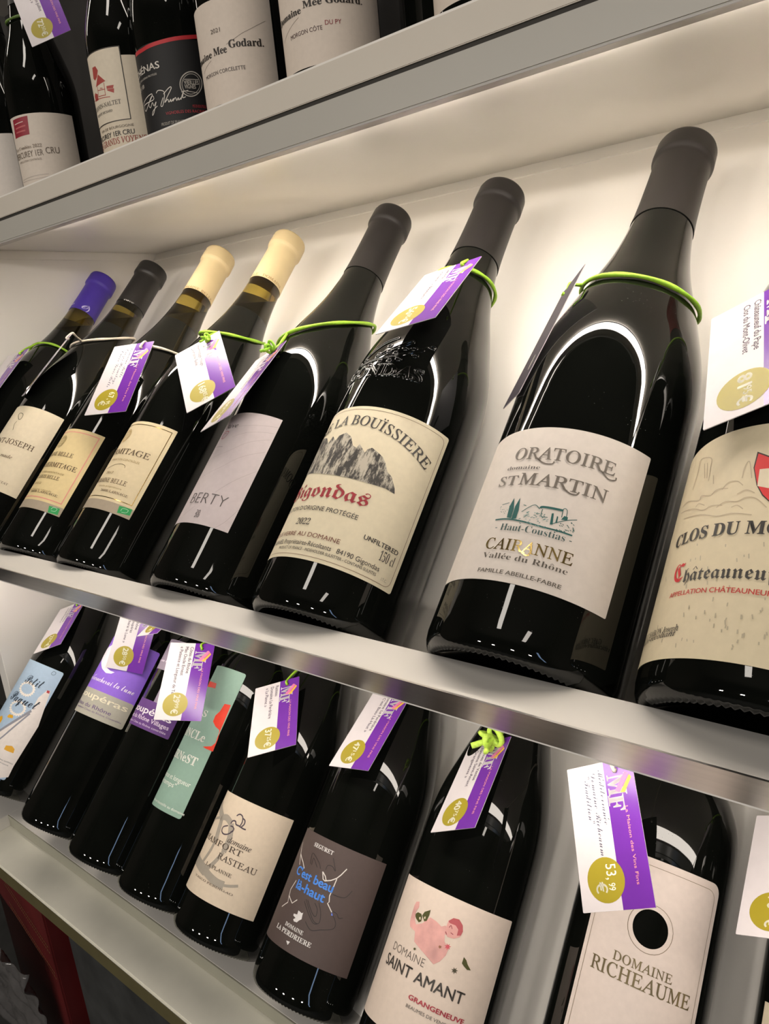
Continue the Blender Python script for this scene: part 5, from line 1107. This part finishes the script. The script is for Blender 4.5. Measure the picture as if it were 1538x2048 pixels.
    co = mesh_obj('cord', loc, cm, ro, True)
    if knot:
        sc, kc = knot; bm = bmesh.new(); q = mt.to_3x3()
        base = hf + q @ Vector((0, 0, .002*sc))
        rnd = random.Random(len(label))
        for a in range(3):
            th = a*2.1+.4; u_ = q @ Vector((math.cos(th), math.sin(th), .25)); v_ = q @ Vector((-math.sin(th)*.4, math.cos(th)*.4, .9))
            tube_bm([base+(u_*(1-math.cos(t))*.55+v_*math.sin(t))*.003*sc for t in [k*math.pi/6 for k in range(12)]], .0009*sc, True, 7, bm, .9)
        for a in (0.2, -1.1):
            u_ = q @ Vector((math.sin(a), -math.cos(a), .3))
            tube_bm(smooth_path([base, base+u_*.003*sc, base+u_*.0075*sc+q @ Vector((.0012, 0, 0))*sc], 4), .0009*sc, False, 7, bm, .9)
        for v in bm.verts: v.co = inv @ v.co
        mesh_obj('knot', bm, mat('knot_'+kc, kc, .6, vary=.15, scale=500), co, True)
    return ro
GT = {'M': 'price tags hanging on the middle tier bottles', 'L': 'price tags hanging on the bottom tier bottles', 'T': 'price tags on the top shelf'}
for t in TAGS: price_tag(*t, GT[t[0][0]] if t[0] != 'T1' else None)

# ------------------------------------------------------------------ stock under the bottom tier
def rot_box(name, cx, cy, z0, z1, sx, sy, ang, material, label, cat):
    mt = Matrix.Translation(W(cx, cy, z0)) @ Matrix.Rotation(math.radians(ang), 4, 'Z')
    ro = root(name, mt, label, cat)
    h_ = (z1-z0)*H
    mesh_obj('carton_body', box_bm((-sx/2*H, -sy/2*H, 0), (sx/2*H, sy/2*H, h_), .002), material, ro)
    return ro, h_
RED = mat('red_carton', (.11, .012, .012), .35, vary=.25, scale=9)
cb, ch = rot_box('carton', -4.52, 1.86, -5.02, -2.99, 1.25, .9, -8, RED, 'dark red printed wine carton under the bottom shelf', 'carton')
yf = -.45*H-.0004
def carton_art(items, mtl, nm='lettering'):
    bm = art_bm(items)
    for v in bm.verts: v.co = Vector((v.co.x*.001, yf, v.co.y*.001))
    mesh_obj(nm, bm, mtl, cb)
GOLDP = mat('dull_gold_print', (.25, .12, .05), .4)
V, F, w = text2d('LES', 'serif')
carton_art([([(20+v[0]*24, ch*1000-42+v[1]*24) for v in V], F)], GOLDP)
for j, y in enumerate((ch*1000-88, ch*1000-96, ch*1000-128, ch*1000-136)):
    carton_art([fill2d([(-60+i*6+(j % 2)*2, y), (-57+i*6+(j % 2)*2, y), (-57+i*6+(j % 2)*2, y+2.4), (-60+i*6+(j % 2)*2, y+2.4)]) for i in range(30)], GOLDP, 'print')
bm = bmesh.new(); bmesh.ops.create_grid(bm, x_segments=46, y_segments=46, size=.5)
rnd = random.Random(4)
wv = [(rnd.uniform(4, 22), rnd.uniform(4, 22), rnd.uniform(0, 6), rnd.uniform(.15, 1)) for _ in range(9)]
for v in bm.verts:
    x, y = v.co.x, v.co.y
    dz = sum(a*abs(math.sin(p*x+q*y+ph)) for p, q, ph, a in wv)*.008
    v.co = Vector((x*.26, dz*.7-.02-y*.02, y*.22))
o = mesh_obj('plastic_wrap', bm, None or mat('clear_film', (.20, .19, .185), .15, trans=.6, ior=1.3, vary=.15), None, True)
md = o.modifiers.new('film', 'SOLIDIFY'); md.thickness = .0006
o.location = W(-4.75, 1.27, -4.12)
tag(o, 'crumpled clear plastic wrap against the dark red carton', 'plastic wrap')
